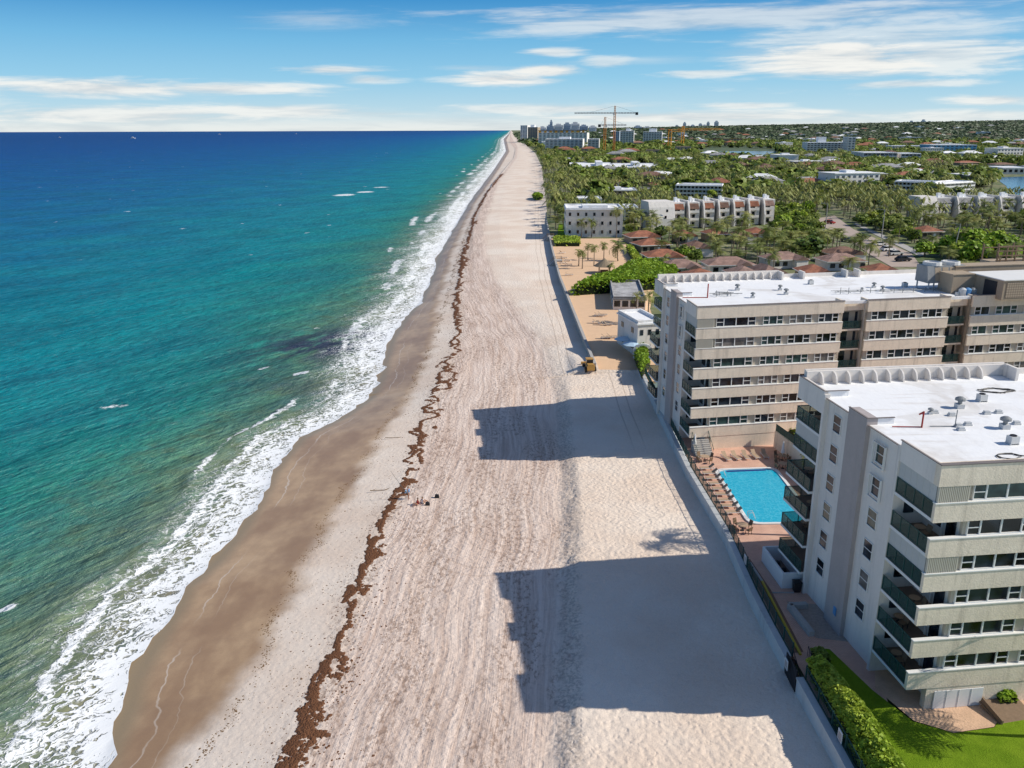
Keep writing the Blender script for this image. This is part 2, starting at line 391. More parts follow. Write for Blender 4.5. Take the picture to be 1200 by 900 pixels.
    v = nt.n('ShaderNodeTexVoronoi', feature='SMOOTH_F1'); nt.put(v.inputs['Vector'], nt.vmath('ADD', p, nt.vmath('MULTIPLY', nt.noise(p, 1.0, 2.0, .5, color=True), (.8,.8,0)))); v.inputs['Scale'].default_value = 2.1
    hgt = nt.math('ADD', nt.math('MULTIPLY', v.outputs['Distance'], .9), nt.math('MULTIPLY', n_s, .6))
    hgt = nt.math('ADD', hgt, nt.math('MULTIPLY', nt.math('MULTIPLY', st, zone), 1.2))
    dist = nt.math('MULTIPLY', nt.step(damp, 1.0, 0.0, .03, 1.0), nt.step(wr, -2.0, 1.5, .35, 1.0))
    hgt = nt.math('MULTIPLY', nt.math('SUBTRACT', hgt, nt.math('MULTIPLY', arcs, .12)), dist)
    nt.put(nt.b.inputs['Normal'], nt.bump(hgt, .13))
    o = np_mesh('beach', np.stack([X,Y,Z],-1).reshape(-1,3), grid_faces(*X.shape), m, attrs=at_, smooth=True)
    tag(o, 'long pale raked sand beach with a dark wet edge', 'beach', kind='structure')
make_beach()

# ------------------------------------------------------------------ sea
def make_sea():
    ss = [0]
    while ss[-1] < 60000: ss.append(ss[-1] + (.3 if ss[-1] < 4 else .55 if ss[-1] < 60 else ss[-1]*.035))
    ss = np.array(ss); nr, nc = len(RY), len(ss)
    Y = np.repeat(RY[:,None], nc, 1); s = np.repeat(ss[None,:], nr, 0)
    edge = (noise1(nr, 3, 11)*.22 + noise1(nr, 9, 12)*.55)*np.exp(-((RY-60)/900)**2)
    X = XW(Y) + edge[:,None]*np.exp(-s/4) - s
    q = (X*.84 - Y*.54); q2 = X*.93 - Y*.36; along = X*.54 + Y*.84
    amp = np.clip((s-3)/12, 0, 1)*np.exp(-(Y/420)**2)*np.exp(-s/400)
    ph = vnoise(X, Y, 30, 45, 21)*7
    w = np.sin(q*2*pi/11 + ph); w = np.where(w > 0, w**1.6, w*.5)
    w2 = np.sin(q2*2*pi/6.3 + ph*1.7 + 1)*.4
    Z = ZS + amp*(.26*w*(.3+1.2*vnoise(X, Y, 12, 24, 22)) + .10*w2 + (vnoise(X, Y, 1.6, 2.4, 25)-.5)*.12)
    # breakers
    bl = np.exp(-((s-(9+3*vnoise(X*0, Y, 1, 14, 23)))/1.1)**2)*np.clip((vnoise(X*0, Y, 1, 9, 24)-.45)*4, 0, 1)*np.exp(-(Y/500)**2)
    Z += .45*bl
    Z = np.maximum(Z, beach_z(X, Y) + .03)
    zone = np.interp(RY, [50,110,150,280,1000,60000], [8.2,7.4,9.5,15,26,45])
    sf = s/zone[:,None]*10
    rx, ry = at(395, 402, ZS); reef = np.exp(-(((X-rx)/20)**2 + ((Y-ry-(X-rx)*.3)/17)**2))*1.5
    rx, ry = at(330, 455, ZS); reef += .6*np.exp(-(((X-rx)/14)**2 + ((Y-ry)/7)**2))
    fp = np.zeros_like(X)
    for (fx_, fy_, rx_, ry_, a_) in ((403,228.5,15,1.5,1.0),(428,225,12,1.0,1.0),(446,219.5,13,.9,.8),(132,476,24,4.5,.62),(8,712,11,7,1.1),(35,327,16,1.5,.5),(352,438,12,3,1.1),(12,415,14,2,.5),(214,268,9,.8,.7),(147,248,5,.7,.8),(345,202,5,.6,.8)):
        x0_, y0_ = at(fx_, fy_, ZS); x1_, _ = at(fx_+rx_, fy_, ZS); _, y1_ = at(fx_, fy_-ry_, ZS)
        fp = np.maximum(fp, a_*np.exp(-((X-x0_)/(x1_-x0_))**2-((Y-y0_-(X-x0_)*.25)/(y1_-y0_))**2))
    m, nt = new_mat('sea_water'); p = nt.pos(); x, y, z = nt.sep(p)
    A = nt.attr('s'); SF = nt.attr('sf')
    qv = nt.comb(nt.math('ADD', nt.math('MULTIPLY', x, .84), nt.math('MULTIPLY', y, -.54)), nt.math('ADD', nt.math('MULTIPLY', x, .54), nt.math('MULTIPLY', y, .84)))
    nb = nt.noise(p, .02, 3.0, .55)
    sn = nt.math('MULTIPLY', A, nt.step(nb, .3, .7, .75, 1.3, False))
    lg = nt.math('DIVIDE', nt.math('LOGARITHM', nt.math('ADD', sn, 1.0), 2.718), 8.0)
    c = nt.ramp(lg, [(0.0, S(160,144,114)), (.20, S(146,142,108)), (.30, S(122,140,108)), (.37, S(92,138,108)), (.44, S(42,138,122)), (.52, S(12,140,144)), (.60, S(2,132,150)), (.68, S(0,112,154)), (.77, S(0,90,154)), (.88, S(0,70,146)), (1.0, S(0,58,134))])
    big = nt.noise(nt.scale(qv, 1.0, .35, 1), .05, 4.0, .6)
    c = nt.mix(nt.math('MULTIPLY', nt.step(big, .4, .65), .30), c, (0.0,.06,.11))
    rp = nt.noise(nt.scale(qv, 1.0, .3, 1), .55, 4.0, .6)  # light and dark of the ripples painted into the water colour, next layers too
    c = nt.mix(nt.math('MULTIPLY', nt.step(rp, .45, .70), .30), c, nt.mix(.5, c, (.12,.42,.45)))
    rp2 = nt.noise(nt.scale(qv, 1.0, .25, 1), 1.3, 4.0, .65)
    c = nt.mix(nt.math('MULTIPLY', nt.step(rp2, .55, .38), .5), c, nt.mix(.65, c, (0,.04,.06)))
    rp3 = nt.noise(nt.scale(qv, 1.0, .22, 1), .22, 3.0, .6)
    c = nt.mix(nt.math('MULTIPLY', nt.step(rp3, .52, .36), .35), c, nt.mix(.6, c, (0,.05,.08)))
    sand_n = nt.noise(p, .25, 4.0, .6)
    c = nt.mix(nt.math('MULTIPLY', nt.math('MULTIPLY', nt.step(sand_n, .45, .7), nt.step(A, 40.0, 12.0)), .5), c, S(98,110,72))
    c = nt.mix(nt.math('MULTIPLY', nt.math('MULTIPLY', nt.attr('reef'), nt.step(nt.noise(nt.scale(qv, 1.0, .35, 1), .25, 5.0, .65), .36, .58)), .85), c, S(52,58,76))
    # foam
    warp = nt.noise(p, .45, 3.0, .6, color=True)
    pw = nt.vmath('ADD', nt.scale(qv, 1.0, .55, 1), nt.vmath('MULTIPLY', warp, (4.0,4.0,0)))
    vo = nt.n('ShaderNodeTexVoronoi', feature='DISTANCE_TO_EDGE'); nt.put(vo.inputs['Vector'], nt.scale(pw, 1, .75, 0)); vo.inputs['Scale'].default_value = 1.25
    vo2 = nt.n('ShaderNodeTexVoronoi', feature='DISTANCE_TO_EDGE'); nt.put(vo2.inputs['Vector'], nt.scale(pw, 1, .8, 0)); vo2.inputs['Scale'].default_value = 3.1
    lace = nt.math('ADD', nt.step(vo.outputs['Distance'], .30, .0, 0, .65), nt.step(vo2.outputs['Distance'], .30, .0, 0, .35))
    lace = nt.math('ADD', lace, nt.math('MULTIPLY', nt.math('SUBTRACT', nt.noise(p, 1.6, 4.0, .7), .5), .9))
    sw = nt.math('ADD', SF, nt.math('MULTIPLY', nt.math('SUBTRACT', nt.noise(nt.scale(p, 1, .6, 1), .16, 4.0, .6), .5), 9.0))
    patch = nt.noise(nt.scale(qv, 1, .5, 1), .11, 4.0, .6)
    inten = nt.ramp(nt.math('DIVIDE', sw, 24.0), [(0.0, (.95,)*3), (.07, (.78,)*3), (.18, (.50,)*3), (.30, (.34,)*3), (.40, (.14,)*3), (.52, (.02,)*3), (.64, (0,)*3)])
    inten = nt.math('ADD', inten, nt.math('MULTIPLY', nt.math('SUBTRACT', patch, .52), 1.3))
    inten = nt.math('SUBTRACT', inten, nt.step(y, 180.0, 700.0, 0.0, .16))
    foam = nt.math('MULTIPLY', nt.step(nt.math('ADD', lace, inten), .80, 1.30), nt.step(SF, 17.0, 10.0))
    def yn(k, o, d=2.0): return nt.noise(nt.comb(nt.math('MULTIPLY', x, k*.5), nt.math('MULTIPLY', y, k), o), 1.0, d, .5)
    brk = None; SFw = nt.math('ADD', SF, nt.math('MULTIPLY', nt.math('SUBTRACT', nt.noise(p, .35, 5.0, .7), .5), 5.0))
    for c0, wob, th, ky, o_ in ((4.6, 3.0, .85, .030, 1.7), (9.0, 4.0, .9, .022, 5.1), (14.0, 5.0, .7, .018, 9.3)):
        dd = nt.math('ABSOLUTE', nt.math('SUBTRACT', SFw, nt.math('ADD', c0-wob/2, nt.math('MULTIPLY', yn(ky, o_, 4.0), wob))))
        t_ = nt.math('MULTIPLY', nt.step(yn(ky*1.3, o_+40, 5.0), .44 if c0 < 6 else .49 if c0 < 12 else .56, .54 if c0 < 6 else .57 if c0 < 12 else .64), th)
        ln_ = nt.step(nt.math('SUBTRACT', dd, nt.math('MULTIPLY', t_, 1.0)), .25, -.15)
        ln_ = nt.math('MULTIPLY', ln_, nt.step(t_, .05, .2))
        brk = ln_ if brk is None else nt.math('MAXIMUM', brk, ln_)
    brk = nt.math('MULTIPLY', brk, nt.step(nt.math('ADD', nt.math('MULTIPLY', lace, .35), nt.noise(p, 1.1, 5.0, .75)), .46, .74))
    foam = nt.math('MAXIMUM', foam, brk)
    edgef = nt.step(A, .34, .10)
    foam = nt.math('MAXIMUM', foam, nt.math('MULTIPLY', edgef, nt.step(nt.noise(p, .8, 3.0, .6), .3, .45)))
    foam = nt.math('MULTIPLY', foam, nt.step(A, 120.0, 60.0))
    wc = nt.math('MULTIPLY', nt.step(nt.noise(nt.scale(qv, 1, .5, 1), .13, 3.0, .55), .725, .75), nt.step(nt.noise(p, 1.1, 3.0, .6), .4, .5))
    wc = nt.math('MULTIPLY', wc, nt.step(A, 8.0, 16.0))
    foam = nt.math('MAXIMUM', foam, wc, clamp=True)
    foam = nt.math('MAXIMUM', foam, nt.step(nt.math('ADD', nt.attr('fp'), nt.math('MULTIPLY', nt.math('SUBTRACT', nt.noise(p, .5, 5.0, .75), .5), 1.3)), .50, .72), clamp=True)
    c = nt.mix(nt.math('MULTIPLY', foam, .90), c, (.90,.92,.93))
    nt.put(nt.b.inputs['Base Color'], c)
    nt.put(nt.b.inputs['Roughness'], nt.step(foam, 0, 1, .22, .8)); nt.b.inputs['Specular IOR Level'].default_value = .06
    h1 = nt.noise(nt.scale(qv, 1.0, .38, 1), .8, 5.0, .62); h2 = nt.noise(nt.scale(qv, 1.0, .4, 1), .10, 3.0, .5)
    hh = nt.math('ADD', nt.math('MULTIPLY', h1, 1.3), nt.math('MULTIPLY', h2, 2.6))
    hh = nt.math('MULTIPLY', hh, nt.step(A, .5, 14.0, .06, 1.0))
    hh = nt.math('ADD', hh, nt.math('MULTIPLY', foam, .12))
    nrm = nt.bump(hh, 1.0)
    df = nt.n('ShaderNodeBsdfDiffuse'); gl = nt.n('ShaderNodeBsdfGlossy'); mxs = nt.n('ShaderNodeMixShader')
    nt.put(df.inputs['Color'], c); nt.put(df.inputs['Normal'], nrm); nt.put(gl.inputs['Normal'], nrm); gl.inputs['Roughness'].default_value = .22
    fr = nt.n('ShaderNodeFresnel'); fr.inputs[0].default_value = 1.33; nt.put(fr.inputs['Normal'], nrm)
    nt.put(mxs.inputs[0], nt.math('MULTIPLY', nt.math('MINIMUM', fr.outputs[0], .16), nt.step(foam, 0, .6, 1.0, .1)))
    nt.L.new(df.outputs[0], mxs.inputs[1]); nt.L.new(gl.outputs[0], mxs.inputs[2]); nt.L.new(mxs.outputs[0], nt.out.inputs[0])
    o = np_mesh('sea', np.stack([X,Y,Z],-1).reshape(-1,3), grid_faces(nr, nc)[:, ::-1], m, attrs=dict(s=s, sf=sf, reef=reef, fp=fp), smooth=True)
    tag(o, 'turquoise sea turning deep blue towards the horizon with white surf', 'sea', kind='structure')
make_sea()

# ------------------------------------------------------------------ seaweed
def blobs(name, pts, mat, label, cat):
    V = []; Fa = []; n = 6
    for (x, y, z, r, h) in pts:
        k0 = len(V); ph = random.random()*6
        for k in range(n):
            t = ph+2*pi*k/n; rr = r*random.uniform(.6, 1.3); V.append((x+rr*cos(t), y+rr*sin(t)*1.1, z-.02))
        V.append((x+random.uniform(-.3,.3)*r, y, z+h))
        Fa += [(k0+k, k0+(k+1) % n, k0+n) for k in range(n)]
    o = np_mesh(name, V, Fa, mat); tag(o, label, cat, kind='stuff'); return o
def make_weed():
    P = []; Q = []
    Ys = []; y = 42.0
    while y < 900: Ys.append(y); y += .10 if y < 130 else .10*(y/130)**1.5
    Ys = np.array(Ys); n = len(Ys)
    for br, (seed, off) in enumerate(((31,0), (41,-.3), (51,.9))):
        wig = (noise1(n, 8, seed)*.62 + noise1(n, 22, seed+1)*.70 + noise1(n, 80, seed+2)*.35 + off)*np.clip(Ys/140, .55, 1.0)*np.clip(1.25-Ys/500, .5, 1)
        dens = noise1(n, 40, seed+3)
        yj = noise1(n, 11, seed+4)*.9
        for i in range(n):
            if br and dens[i] < (.0 if br == 1 else .9): continue
            if dens[i] < -1.25: continue
            sc_ = max(1, (Ys[i]/150)**.7)
            if yj[i] < -1.0 and random.random() < .7: continue
            for _ in range(3):
                yy = Ys[i] + yj[i] + random.gauss(0, .15)*sc_
                xx = XK(Ys[i]) + wig[i] + random.gauss(0, .19)*sc_*(.4+abs(dens[i])*.6)
                P.append((xx, yy, random.uniform(.14, .34)*sc_, .10))
    # scatter around
    for _ in range(2600):
        y = 44*math.exp(random.random()*2.1); x = XK(y) + random.gauss(.8, 1.9)
        P.append((x, y, random.uniform(.05, .14)*max(1, y/130), .04))
    for _ in range(5200):
        y = 44*math.exp(random.random()*2.6)
        k = random.random(); cl = math.sin(y*.9)+math.sin(y*.37+1)
        x = XD(y) + (random.gauss(0, .28) + .5*math.sin(y*.6) + .3*math.sin(y*1.7) if k < .55 and cl > -1 else random.uniform(-.5, 9 if k < .97 else 15))
        Q.append((x, y, random.uniform(.04, .15 if k < .55 else .09)*max(1, y/110), .03))
    for L_, nm, mt, lb in ((P, 'seaweed_wrack', simple('brown_seaweed', (.15,.065,.03), .9, .35, 2.0, .05, 10), 'dark brown wrack line of washed-up seaweed winding along the beach'),
                           (Q, 'tide_debris', simple('dry_seaweed', (.20,.115,.05), .9, .35, 2.0), 'sparse yellowish line of small debris near the wet sand')):
        a = np.array(L_); z = beach_z(a[:,0].copy(), a[:,1].copy())
        blobs(nm, [(p[0], p[1], z[i], p[2], p[3]) for i, p in enumerate(L_)], mt, lb, 'seaweed')
make_weed()

# ------------------------------------------------------------------ inland ground and flat surfaces
def ground_mat():
    m, nt = new_mat('inland_ground'); p = nt.pos()
    a = nt.noise(p, .03, 5.0, .6); b_ = nt.noise(p, .3, 4.0, .6)
    c = nt.mix(nt.step(a, .4, .6), (.09,.13,.035), (.19,.19,.09))
    c = nt.mix(nt.step(b_, .5, .7), c, (.34,.30,.22))
    nt.put(nt.b.inputs['Base Color'], c); nt.b.inputs['Roughness'].default_value = .95
    return m
def make_ground():
    Yg = np.array([30, 60, 100, 140, 150, 160, 200, 260, 350, 420, 500, 700, 1000, 1600, 2600, 4000, 8000, 16000, 60000], float)
    V = []
    for y in Yg:
        z = ZI-.30
        x0 = float(XR(y)) + .5
        if 138 < y < 170: x0 = max(x0, 30.5)
        for k, t in enumerate([0, .01, .05, .2, 1]): V.append((x0 + t*(y*1.6+400), y, z))
    o = np_mesh('ground', V, grid_faces(len(Yg), 5), ground_mat()); tag(o, 'green and brown inland ground behind the seawall', 'ground', kind='structure')
make_ground()
def sheet(name, poly, z, mat, label=None, thick=None):
    mb = MB(); n = len(poly)
    a = sum(poly[i][0]*poly[(i+1)%n][1]-poly[(i+1)%n][0]*poly[i][1] for i in range(n))
    if a < 0: poly = poly[::-1]
    if thick: mb.prism(poly, z-thick, z)
    else: mb.add([(x,y,z) for x,y in poly], [tuple(range(n))])
    o = mb.build(name, mat); tag(o, label, kind='structure'); return o

def paver_mat():
    m, nt = new_mat('brick_pavers'); p = nt.pos()
    br = nt.n('ShaderNodeTexBrick'); nt.put(br.inputs['Vector'], p); br.inputs['Scale'].default_value = 2.2
    br.inputs['Color1'].default_value = c4(S(218,174,152)); br.inputs['Color2'].default_value = c4(S(204,162,142)); br.inputs['Mortar'].default_value = c4(S(170,132,112))
    br.inputs['Mortar Size'].default_value = .03
    n1 = nt.noise(p, .4, 5.0, .6)
    nt.put(nt.b.inputs['Base Color'], nt.mix(nt.math('MULTIPLY', nt.step(n1, .4, .7), .45), br.outputs[0], S(232,192,166)))
    nt.b.inputs['Roughness'].default_value = .85
    return m
def grass_mat(name, c0, c1):
    m, nt = new_mat(name); p = nt.pos(); a = nt.noise(p, .6, 4.0, .6); b_ = nt.noise(p, 9.0, 3.0, .8)
    c = nt.mix(nt.step(a, .3, .7), c0, c1); c = nt.mix(nt.math('MULTIPLY', nt.step(b_, .4, .7), .45), c, tuple(v*.45 for v in c0))
    nt.put(nt.b.inputs['Base Color'], c); nt.b.inputs['Roughness'].default_value = .9; nt.b.inputs['Specular IOR Level'].default_value = .1
    nt.put(nt.b.inputs['Normal'], nt.bump(b_, .12)); return m
M['paver'] = paver_mat()
M['lawn'] = grass_mat('lawn_grass', (.15,.26,.010), (.22,.34,.018))
M['mulch'] = simple('sandy_soil', S(205,170,140), .95, .25, 1.2, .06, 5)
M['gravel'] = simple('pale_gravel', S(165,150,138), .95, .3, 4, .06, 6)
M['court'] = simple('orange_court_sand', S(222,186,150), .95, .08, .5, .05, 3)
M['asphalt'] = simple('asphalt_road', S(176,160,148), .9, .08, .3)
M['board'] = simple('brown_boards', S(128,98,82), .9, .15, 2)

ZD = ZI + .02
A0, B0 = (29.55, 52.72), (24.24, 106.05)
# terrace behind the near seawall
wx = lambda y: float(XR(y)) + .75
deck_poly = [(wx(y), y) for y in (52, 60, 66, 74, 84, 92, 102, 112, 122, 135)] + [(50, 140), (70, 104), (70, 76), (44, 74), (30, 60), (28.6, 52)]
sheet('pool_deck', deck_poly, ZD, M['paver'], 'terracotta brick paved terrace around the pool')
sheet('lawn', [(24.6,30),(60,30),(60,52.5),(37,52.4),(35.5,50.9),(32.2,50.3),(29.8,51.6),(28.3,55.2),(26.9,60.6),(25.3,60.8),(24.6,57)], ZD+.008, M['lawn'], 'bright green lawn beside the near condo')
sheet('planting_bed', [(29.9,51.65),(32.2,50.35),(35.5,50.95),(37,52.45),(60,52.55),(60,60),(30.5,60),(28.6,55.4)], ZD+.012, M['mulch'], 'bare sandy bed along the foot of the near condo')
sheet('gravel_bed', [(26.3,62.2),(29,61.6),(28.2,67.5),(25.6,68.0)], ZD+.016, M['gravel'], 'pale gravel bed beside the near condo')
sheet('boardwalk', [(wx(60),60),(24.55,60.2),(24.75,70),(24.4,76),(wx(76),76)], ZD+.020, M['board'], 'brown boardwalk strip along the seawall')
def sand_court():
    V = []
    ys = [143, 147, 152, 158, 165, 200, 250, 300, 338]
    zz = [.55, .9, 1.6, 2.0, ZI, ZI, ZI, ZI, ZI]
    for y, z in zip(ys, zz):
        x0 = float(XR(max(y,157))) + .3; x1 = {143:26, 147:27, 152:30, 158:31, 165:31}.get(y, 34 if y < 230 else 44)
        for t in np.linspace(0, 1, 6): V.append((x0+(x1-x0)*t, y, z+.02))
    o = np_mesh('sand_court', V, grid_faces(len(ys), 6), M['court']); tag(o, 'orange sand yard behind the far seawall', 'yard', kind='structure')
sand_court()
P2 = lambda pts, z=ZI: [at(x, y, z) for x, y in pts]
sheet('road', P2([(957,256),(978,252),(1000,268),(1068,296),(1080,312),(1045,312),(1020,298),(985,274),(962,264)]), ZD-.2, M['asphalt'], 'pale asphalt road between the trees')
sheet('pavement', P2([(1000,262),(1004,261),(1086,297),(1078,300)]), ZD-.19, M['concrete'], 'light pavement beside the road')
for i, pl in enumerate([[(1080,288),(1125,284),(1150,286),(1200,283),(1240,290),(1240,300),(1090,297)], [(1100,232),(1180,227),(1240,227),(1240,233),(1110,238)], [(1185,197),(1240,196),(1240,203),(1190,203)], [(655,262),(668,262),(668,300),(650,300)]]):
    sheet('grass_field', P2(pl), ZD-.18, M['lawn'])
def water_mat():
    m, nt = new_mat('lagoon_water'); p = nt.pos(); nt.put(nt.b.inputs['Base Color'], nt.mix(nt.noise(p, .05, 3.0), (.03,.09,.16), (.05,.14,.24)))
    nt.b.inputs['Roughness'].default_value = .15; nt.put(nt.b.inputs['Normal'], nt.bump(nt.noise(p, .6, 3.0), .05)); return m
M['water'] = water_mat()
sheet('lagoon', P2([(812,176),(845,173),(905,175),(920,183),(880,186),(825,184)]), ZD-.17, M['water'], 'blue lagoon among distant trees')
sheet('canal', P2([(1165,208),(1240,205),(1240,232),(1172,228),(1180,218)]), ZD-.17, M['water'], 'blue canal at the right edge')
sheet('canal', P2([(1120,196),(1185,198),(1185,203),(1125,201)]), ZD-.17, M['water'], 'narrow canal behind the docks')

# ------------------------------------------------------------------ seawalls and fences
def wall_strip(name, pts, z0, z1, th, mat, label, cat, capm=None):
    e = empty(name, (pts[0][0], pts[0][1], 0)); tag(e, label, cat); ox, oy = pts[0]
    def off(i, d):
        a = pts[max(i-1,0)]; b = pts[min(i+1,len(pts)-1)]; dx, dy = b[0]-a[0], b[1]-a[1]; L = hypot(dx, dy)
        return (pts[i][0]+dy/L*d-ox, pts[i][1]-dx/L*d-oy)
    for nm, za, zb, d0, d1, mt in (('wall_face', z0, z1, 0, th, mat), ('coping', z1+.002, z1+.16, -.07, th+.07, capm or mat)):
        mb = MB()
        for i in range(len(pts)-1):
            a, b, c, d = off(i, d0), off(i+1, d0), off(i+1, d1), off(i, d1)
            mb.add([(*a,za),(*b,za),(*c,za),(*d,za),(*a,zb),(*b,zb),(*c,zb),(*d,zb)], [(0,1,5,4),(1,2,6,5),(2,3,7,6),(3,0,4,7),(4,5,6,7)])
        mb.build(nm, mt, e)
    return e
M['wallblue'] = simple('painted_seawall', (.56,.57,.56), .8, .1, .5, .01, 6, dirt=.45)
gap = (56.6, 59.4)
w1 = [(float(XR(y)), y) for y in list(np.arange(40, 56.7, 4.1)) + [gap[0]]]
w1b = [(float(XR(y)), y) for y in [gap[1]] + list(np.arange(64, 146, 6.0)) + [wl1[-1][1]]]
wall_strip('seawall', w1, -.2, 2.25, .45, M['wallblue'], 'pale painted seawall beside the green hedge, bottom right', 'wall')
wall_strip('seawall', w1b + [at(757,418,1.2), at(760,405,1.2)], -.2, 2.25, .45, M['wallblue'], 'pale painted seawall below the pool terrace fence', 'wall')
wall_strip('seawall', [(float(XR(y)), y) for y in [wl2[0][1]+1] + list(np.arange(165, 412, 20))], .0, 2.5, .45, M['concrete'], 'long far concrete seawall in front of the sand yard', 'wall')
def fence(pts, z, label, h=1.25, step=1.9, sw=.05, full=True):
    e = empty('fence', (pts[0][0], pts[0][1], z)); tag(e, label, 'fence'); ox, oy = pts[0]
    pl = []; 
    for (x0,y0),(x1,y1) in zip(pts[:-1], pts[1:]):
        n = max(1, int(hypot(x1-x0, y1-y0)/step))
        pl += [(x0+(x1-x0)*k/n-ox, y0+(y1-y0)*k/n-oy) for k in range(n)]
    pl.append((pts[-1][0]-ox, pts[-1][1]-oy))
    r = MB(); pk = MB()
    for a, b in zip(pl[:-1], pl[1:]):
        for zz in (.12, h-.04): r.tube((*a,zz), (*b,zz), .035, n=4)
        n = 12
        for k in range(1, n):
            x = a[0]+(b[0]-a[0])*k/n; y = a[1]+(b[1]-a[1])*k/n; pk.box(x-.012, x+.012, y-.012, y+.012, .12, h)
    for a in pl[:95]: MB().box(a[0]-sw, a[0]+sw, a[1]-sw, a[1]+sw, 0, h+.08).build('post', M['green_metal'], e)
    r.build('rail', M['green_metal'], e); pk.build('picket_panel', M['green_metal'], e)
    return e
fx = lambda y: float(XR(y)) + .62
fence([(fx(y), y) for y in (41, 46, 51, 56.4)], ZI+.1, 'dark green metal fence between the hedge and the seawall')
fence([(fx(y), y) for y in (59.5, 64, 70, 76, 84, 92, 100, 110, 122, 134, 144)], ZI+.1, 'dark green picket fence along the pool terrace')
# sandy fence at the hillside hedge on the left of the far condo

# ------------------------------------------------------------------ the two condo blocks
PITCHZ = 2.77
def T_k(k): return 19.4 - PITCHZ*k          # top of parapet band k (0 = top floor)
def condo(name, org, au, av, L, groups, recesses, label, closed_front, closed_side, closed_rear, base_u, fin_end, stairs=False):
    root = empty(name, (org[0], org[1], 0)); tag(root, label, 'apartment block')
    ux, uy, vx, vy = cos(au), sin(au), -sin(av), cos(av)
    T = lambda u, v, z: (u*ux+v*vx, u*uy+v*vy, z)
    D = 22.0; ZR = 21.7; G = ZI-.4
    mb = lambda: MB(T)
    rec = recesses
    # body (white side walls / beige behind)
    poly = [(2.6,.62)]
    for r0, r1 in rec: poly += [(r0,.62),(r0,2.4),(r1,2.4),(r1,.62)]
    poly += [(L,.62),(L,D-.3),(2.6,D-.3),(2.6,17.1),(.36,17.1),(.36,4.9),(2.6,4.9)]
    b = mb(); b.prism(poly, G, ZR, 0)
    b.build('wall', [M['white_wall']], root)
    # front infill between bands
    f = mb(); segs = []; u = 2.55
    for r0, r1 in rec: segs.append((u, r0)); u = r1
    segs.append((u, L))
    for s0, s1 in segs: f.box(s0, s1, .30, .60, 5.3, 20.9)
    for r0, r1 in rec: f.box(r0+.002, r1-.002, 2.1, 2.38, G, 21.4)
    f.build('recessed_front_wall', M['pier'], root)
    fb = mb(); fb.box(base_u, rec[0][0] if rec else L, .05, .59, G, 5.45)
    for s0, s1 in segs[1:]: fb.box(s0, s1, .05, .59, G, 5.45)
    fb.build('base_wall', M['stucco'], root)
    # spandrel bands
    for k in range(7):
        if k == 0: z0, z1 = 20.7, 22.3
        else: z1 = T_k(k-1); z0 = z1-1.45
        bb = mb()
        for i, (s0, s1) in enumerate(segs):
            a = 0.0 if i == 0 else s0
            bb.box(a, s1, 0, .29 if (i == 0 and k) else .62, z0, z1)
            if i: bb.box(s0, s0+.25, .3, 2.35, z0-1.3 if k < 6 else z0, z1+.001)
            if i < len(segs)-1: bb.box(s1-.25, s1-.002, .3, 2.35, z0-1.3 if k < 6 else z0, z1+.001)
        if k == 0:
            for r0, r1 in rec: bb.box(r0, r1, 1.2, 1.5, 20.7, 21.85)
        bb.build('spandrel_band', M['stucco'], root)
        if k:
            sl = mb()
            for i, (s0, s1) in enumerate(segs):
                a = -.03 if i == 0 else s0-.02
                sl.box(a, s1+.02, -.05, .33, z1+.002, z1+.075)
            sl.build('sill', M['trim'], root)
    cp = mb()
    for i, (s0, s1) in enumerate(segs): cp.box(-.04 if i == 0 else s0-.03, s1+.03, -.06, .34, 22.302, 22.37)
    cp.build('parapet_cap', M['cap'], root)
    # windows : one part per group of panes, glass a sub-part
    for k in range(6):
        zb = T_k(k)+.078; zt = (20.7 if k == 0 else T_k(k-1)-1.45)-.004
        for g in groups:
            w = mb(); gl = mb(); t = .055; u = g[0]
            w.box(g[0], g[1], .14, .298, zb, zb+.09); w.box(g[0], g[1], .14, .298, zt-.07, zt)
            ws = g[2]; tot = sum(ws); x = g[0]
            for j, wd in enumerate(ws):
                x1 = x + (g[1]-g[0])*wd/tot
                w.box(x+ (0 if j == 0 else -t), x+t, .13, .297, zb+.09, zt-.07)
                if j == len(ws)-1: w.box(x1-t, x1, .13, .297, zb+.09, zt-.07)
                if wd < 1.15: w.box(x+t, x1-t, .15, .296, (zb+zt)/2-.03, (zb+zt)/2+.04)
                gl.box(x+t+.01, x1-t-.01, .22, .292, zb+.092, zt-.072)
                x = x1
            o = w.build('window', M['trim'], root); gl.build('pane', M[random.choice(('glass','glass','glass','glass','teal_glass','curtain'))], o)
        # side windows
        for vc in (7.85, 14.9):
            w = mb(); gl = mb(); a, c = vc-.62, vc+.62; z0 = T_k(k)-.15; z1 = z0+1.45
            w.box(.24,.352,a-.06,c+.06,z0-.08,z0); w.box(.28,.352,a-.06,c+.06,z1,z1+.07); w.box(.28,.352,a-.06,a,z0,z1); w.box(.28,.352,c,c+.06,z0,z1)
            w.box(.30,.352,a,c,(z0+z1)/2-.03,(z0+z1)/2+.03)
            if vc < 10 and k < 2 and name == 'condo_building':
                w.box(.05,.24,a-.22,c+.22,z1+.12,z1+.17); w.box(.05,.24,a-.22,c+.22,z0-.28,z0-.23); w.box(.05,.24,a-.22,a-.17,z0-.23,z1+.12); w.box(.05,.24,c+.17,c+.22,z0-.23,z1+.12)
            gl.box(.32,.351,a+.002,c-.002,z0+.002,z1-.002)
            o = w.build('window', M['trim'], root); gl.build('pane', M[random.choice(('glass','glass','glass','glass','teal_glass','curtain'))], o)
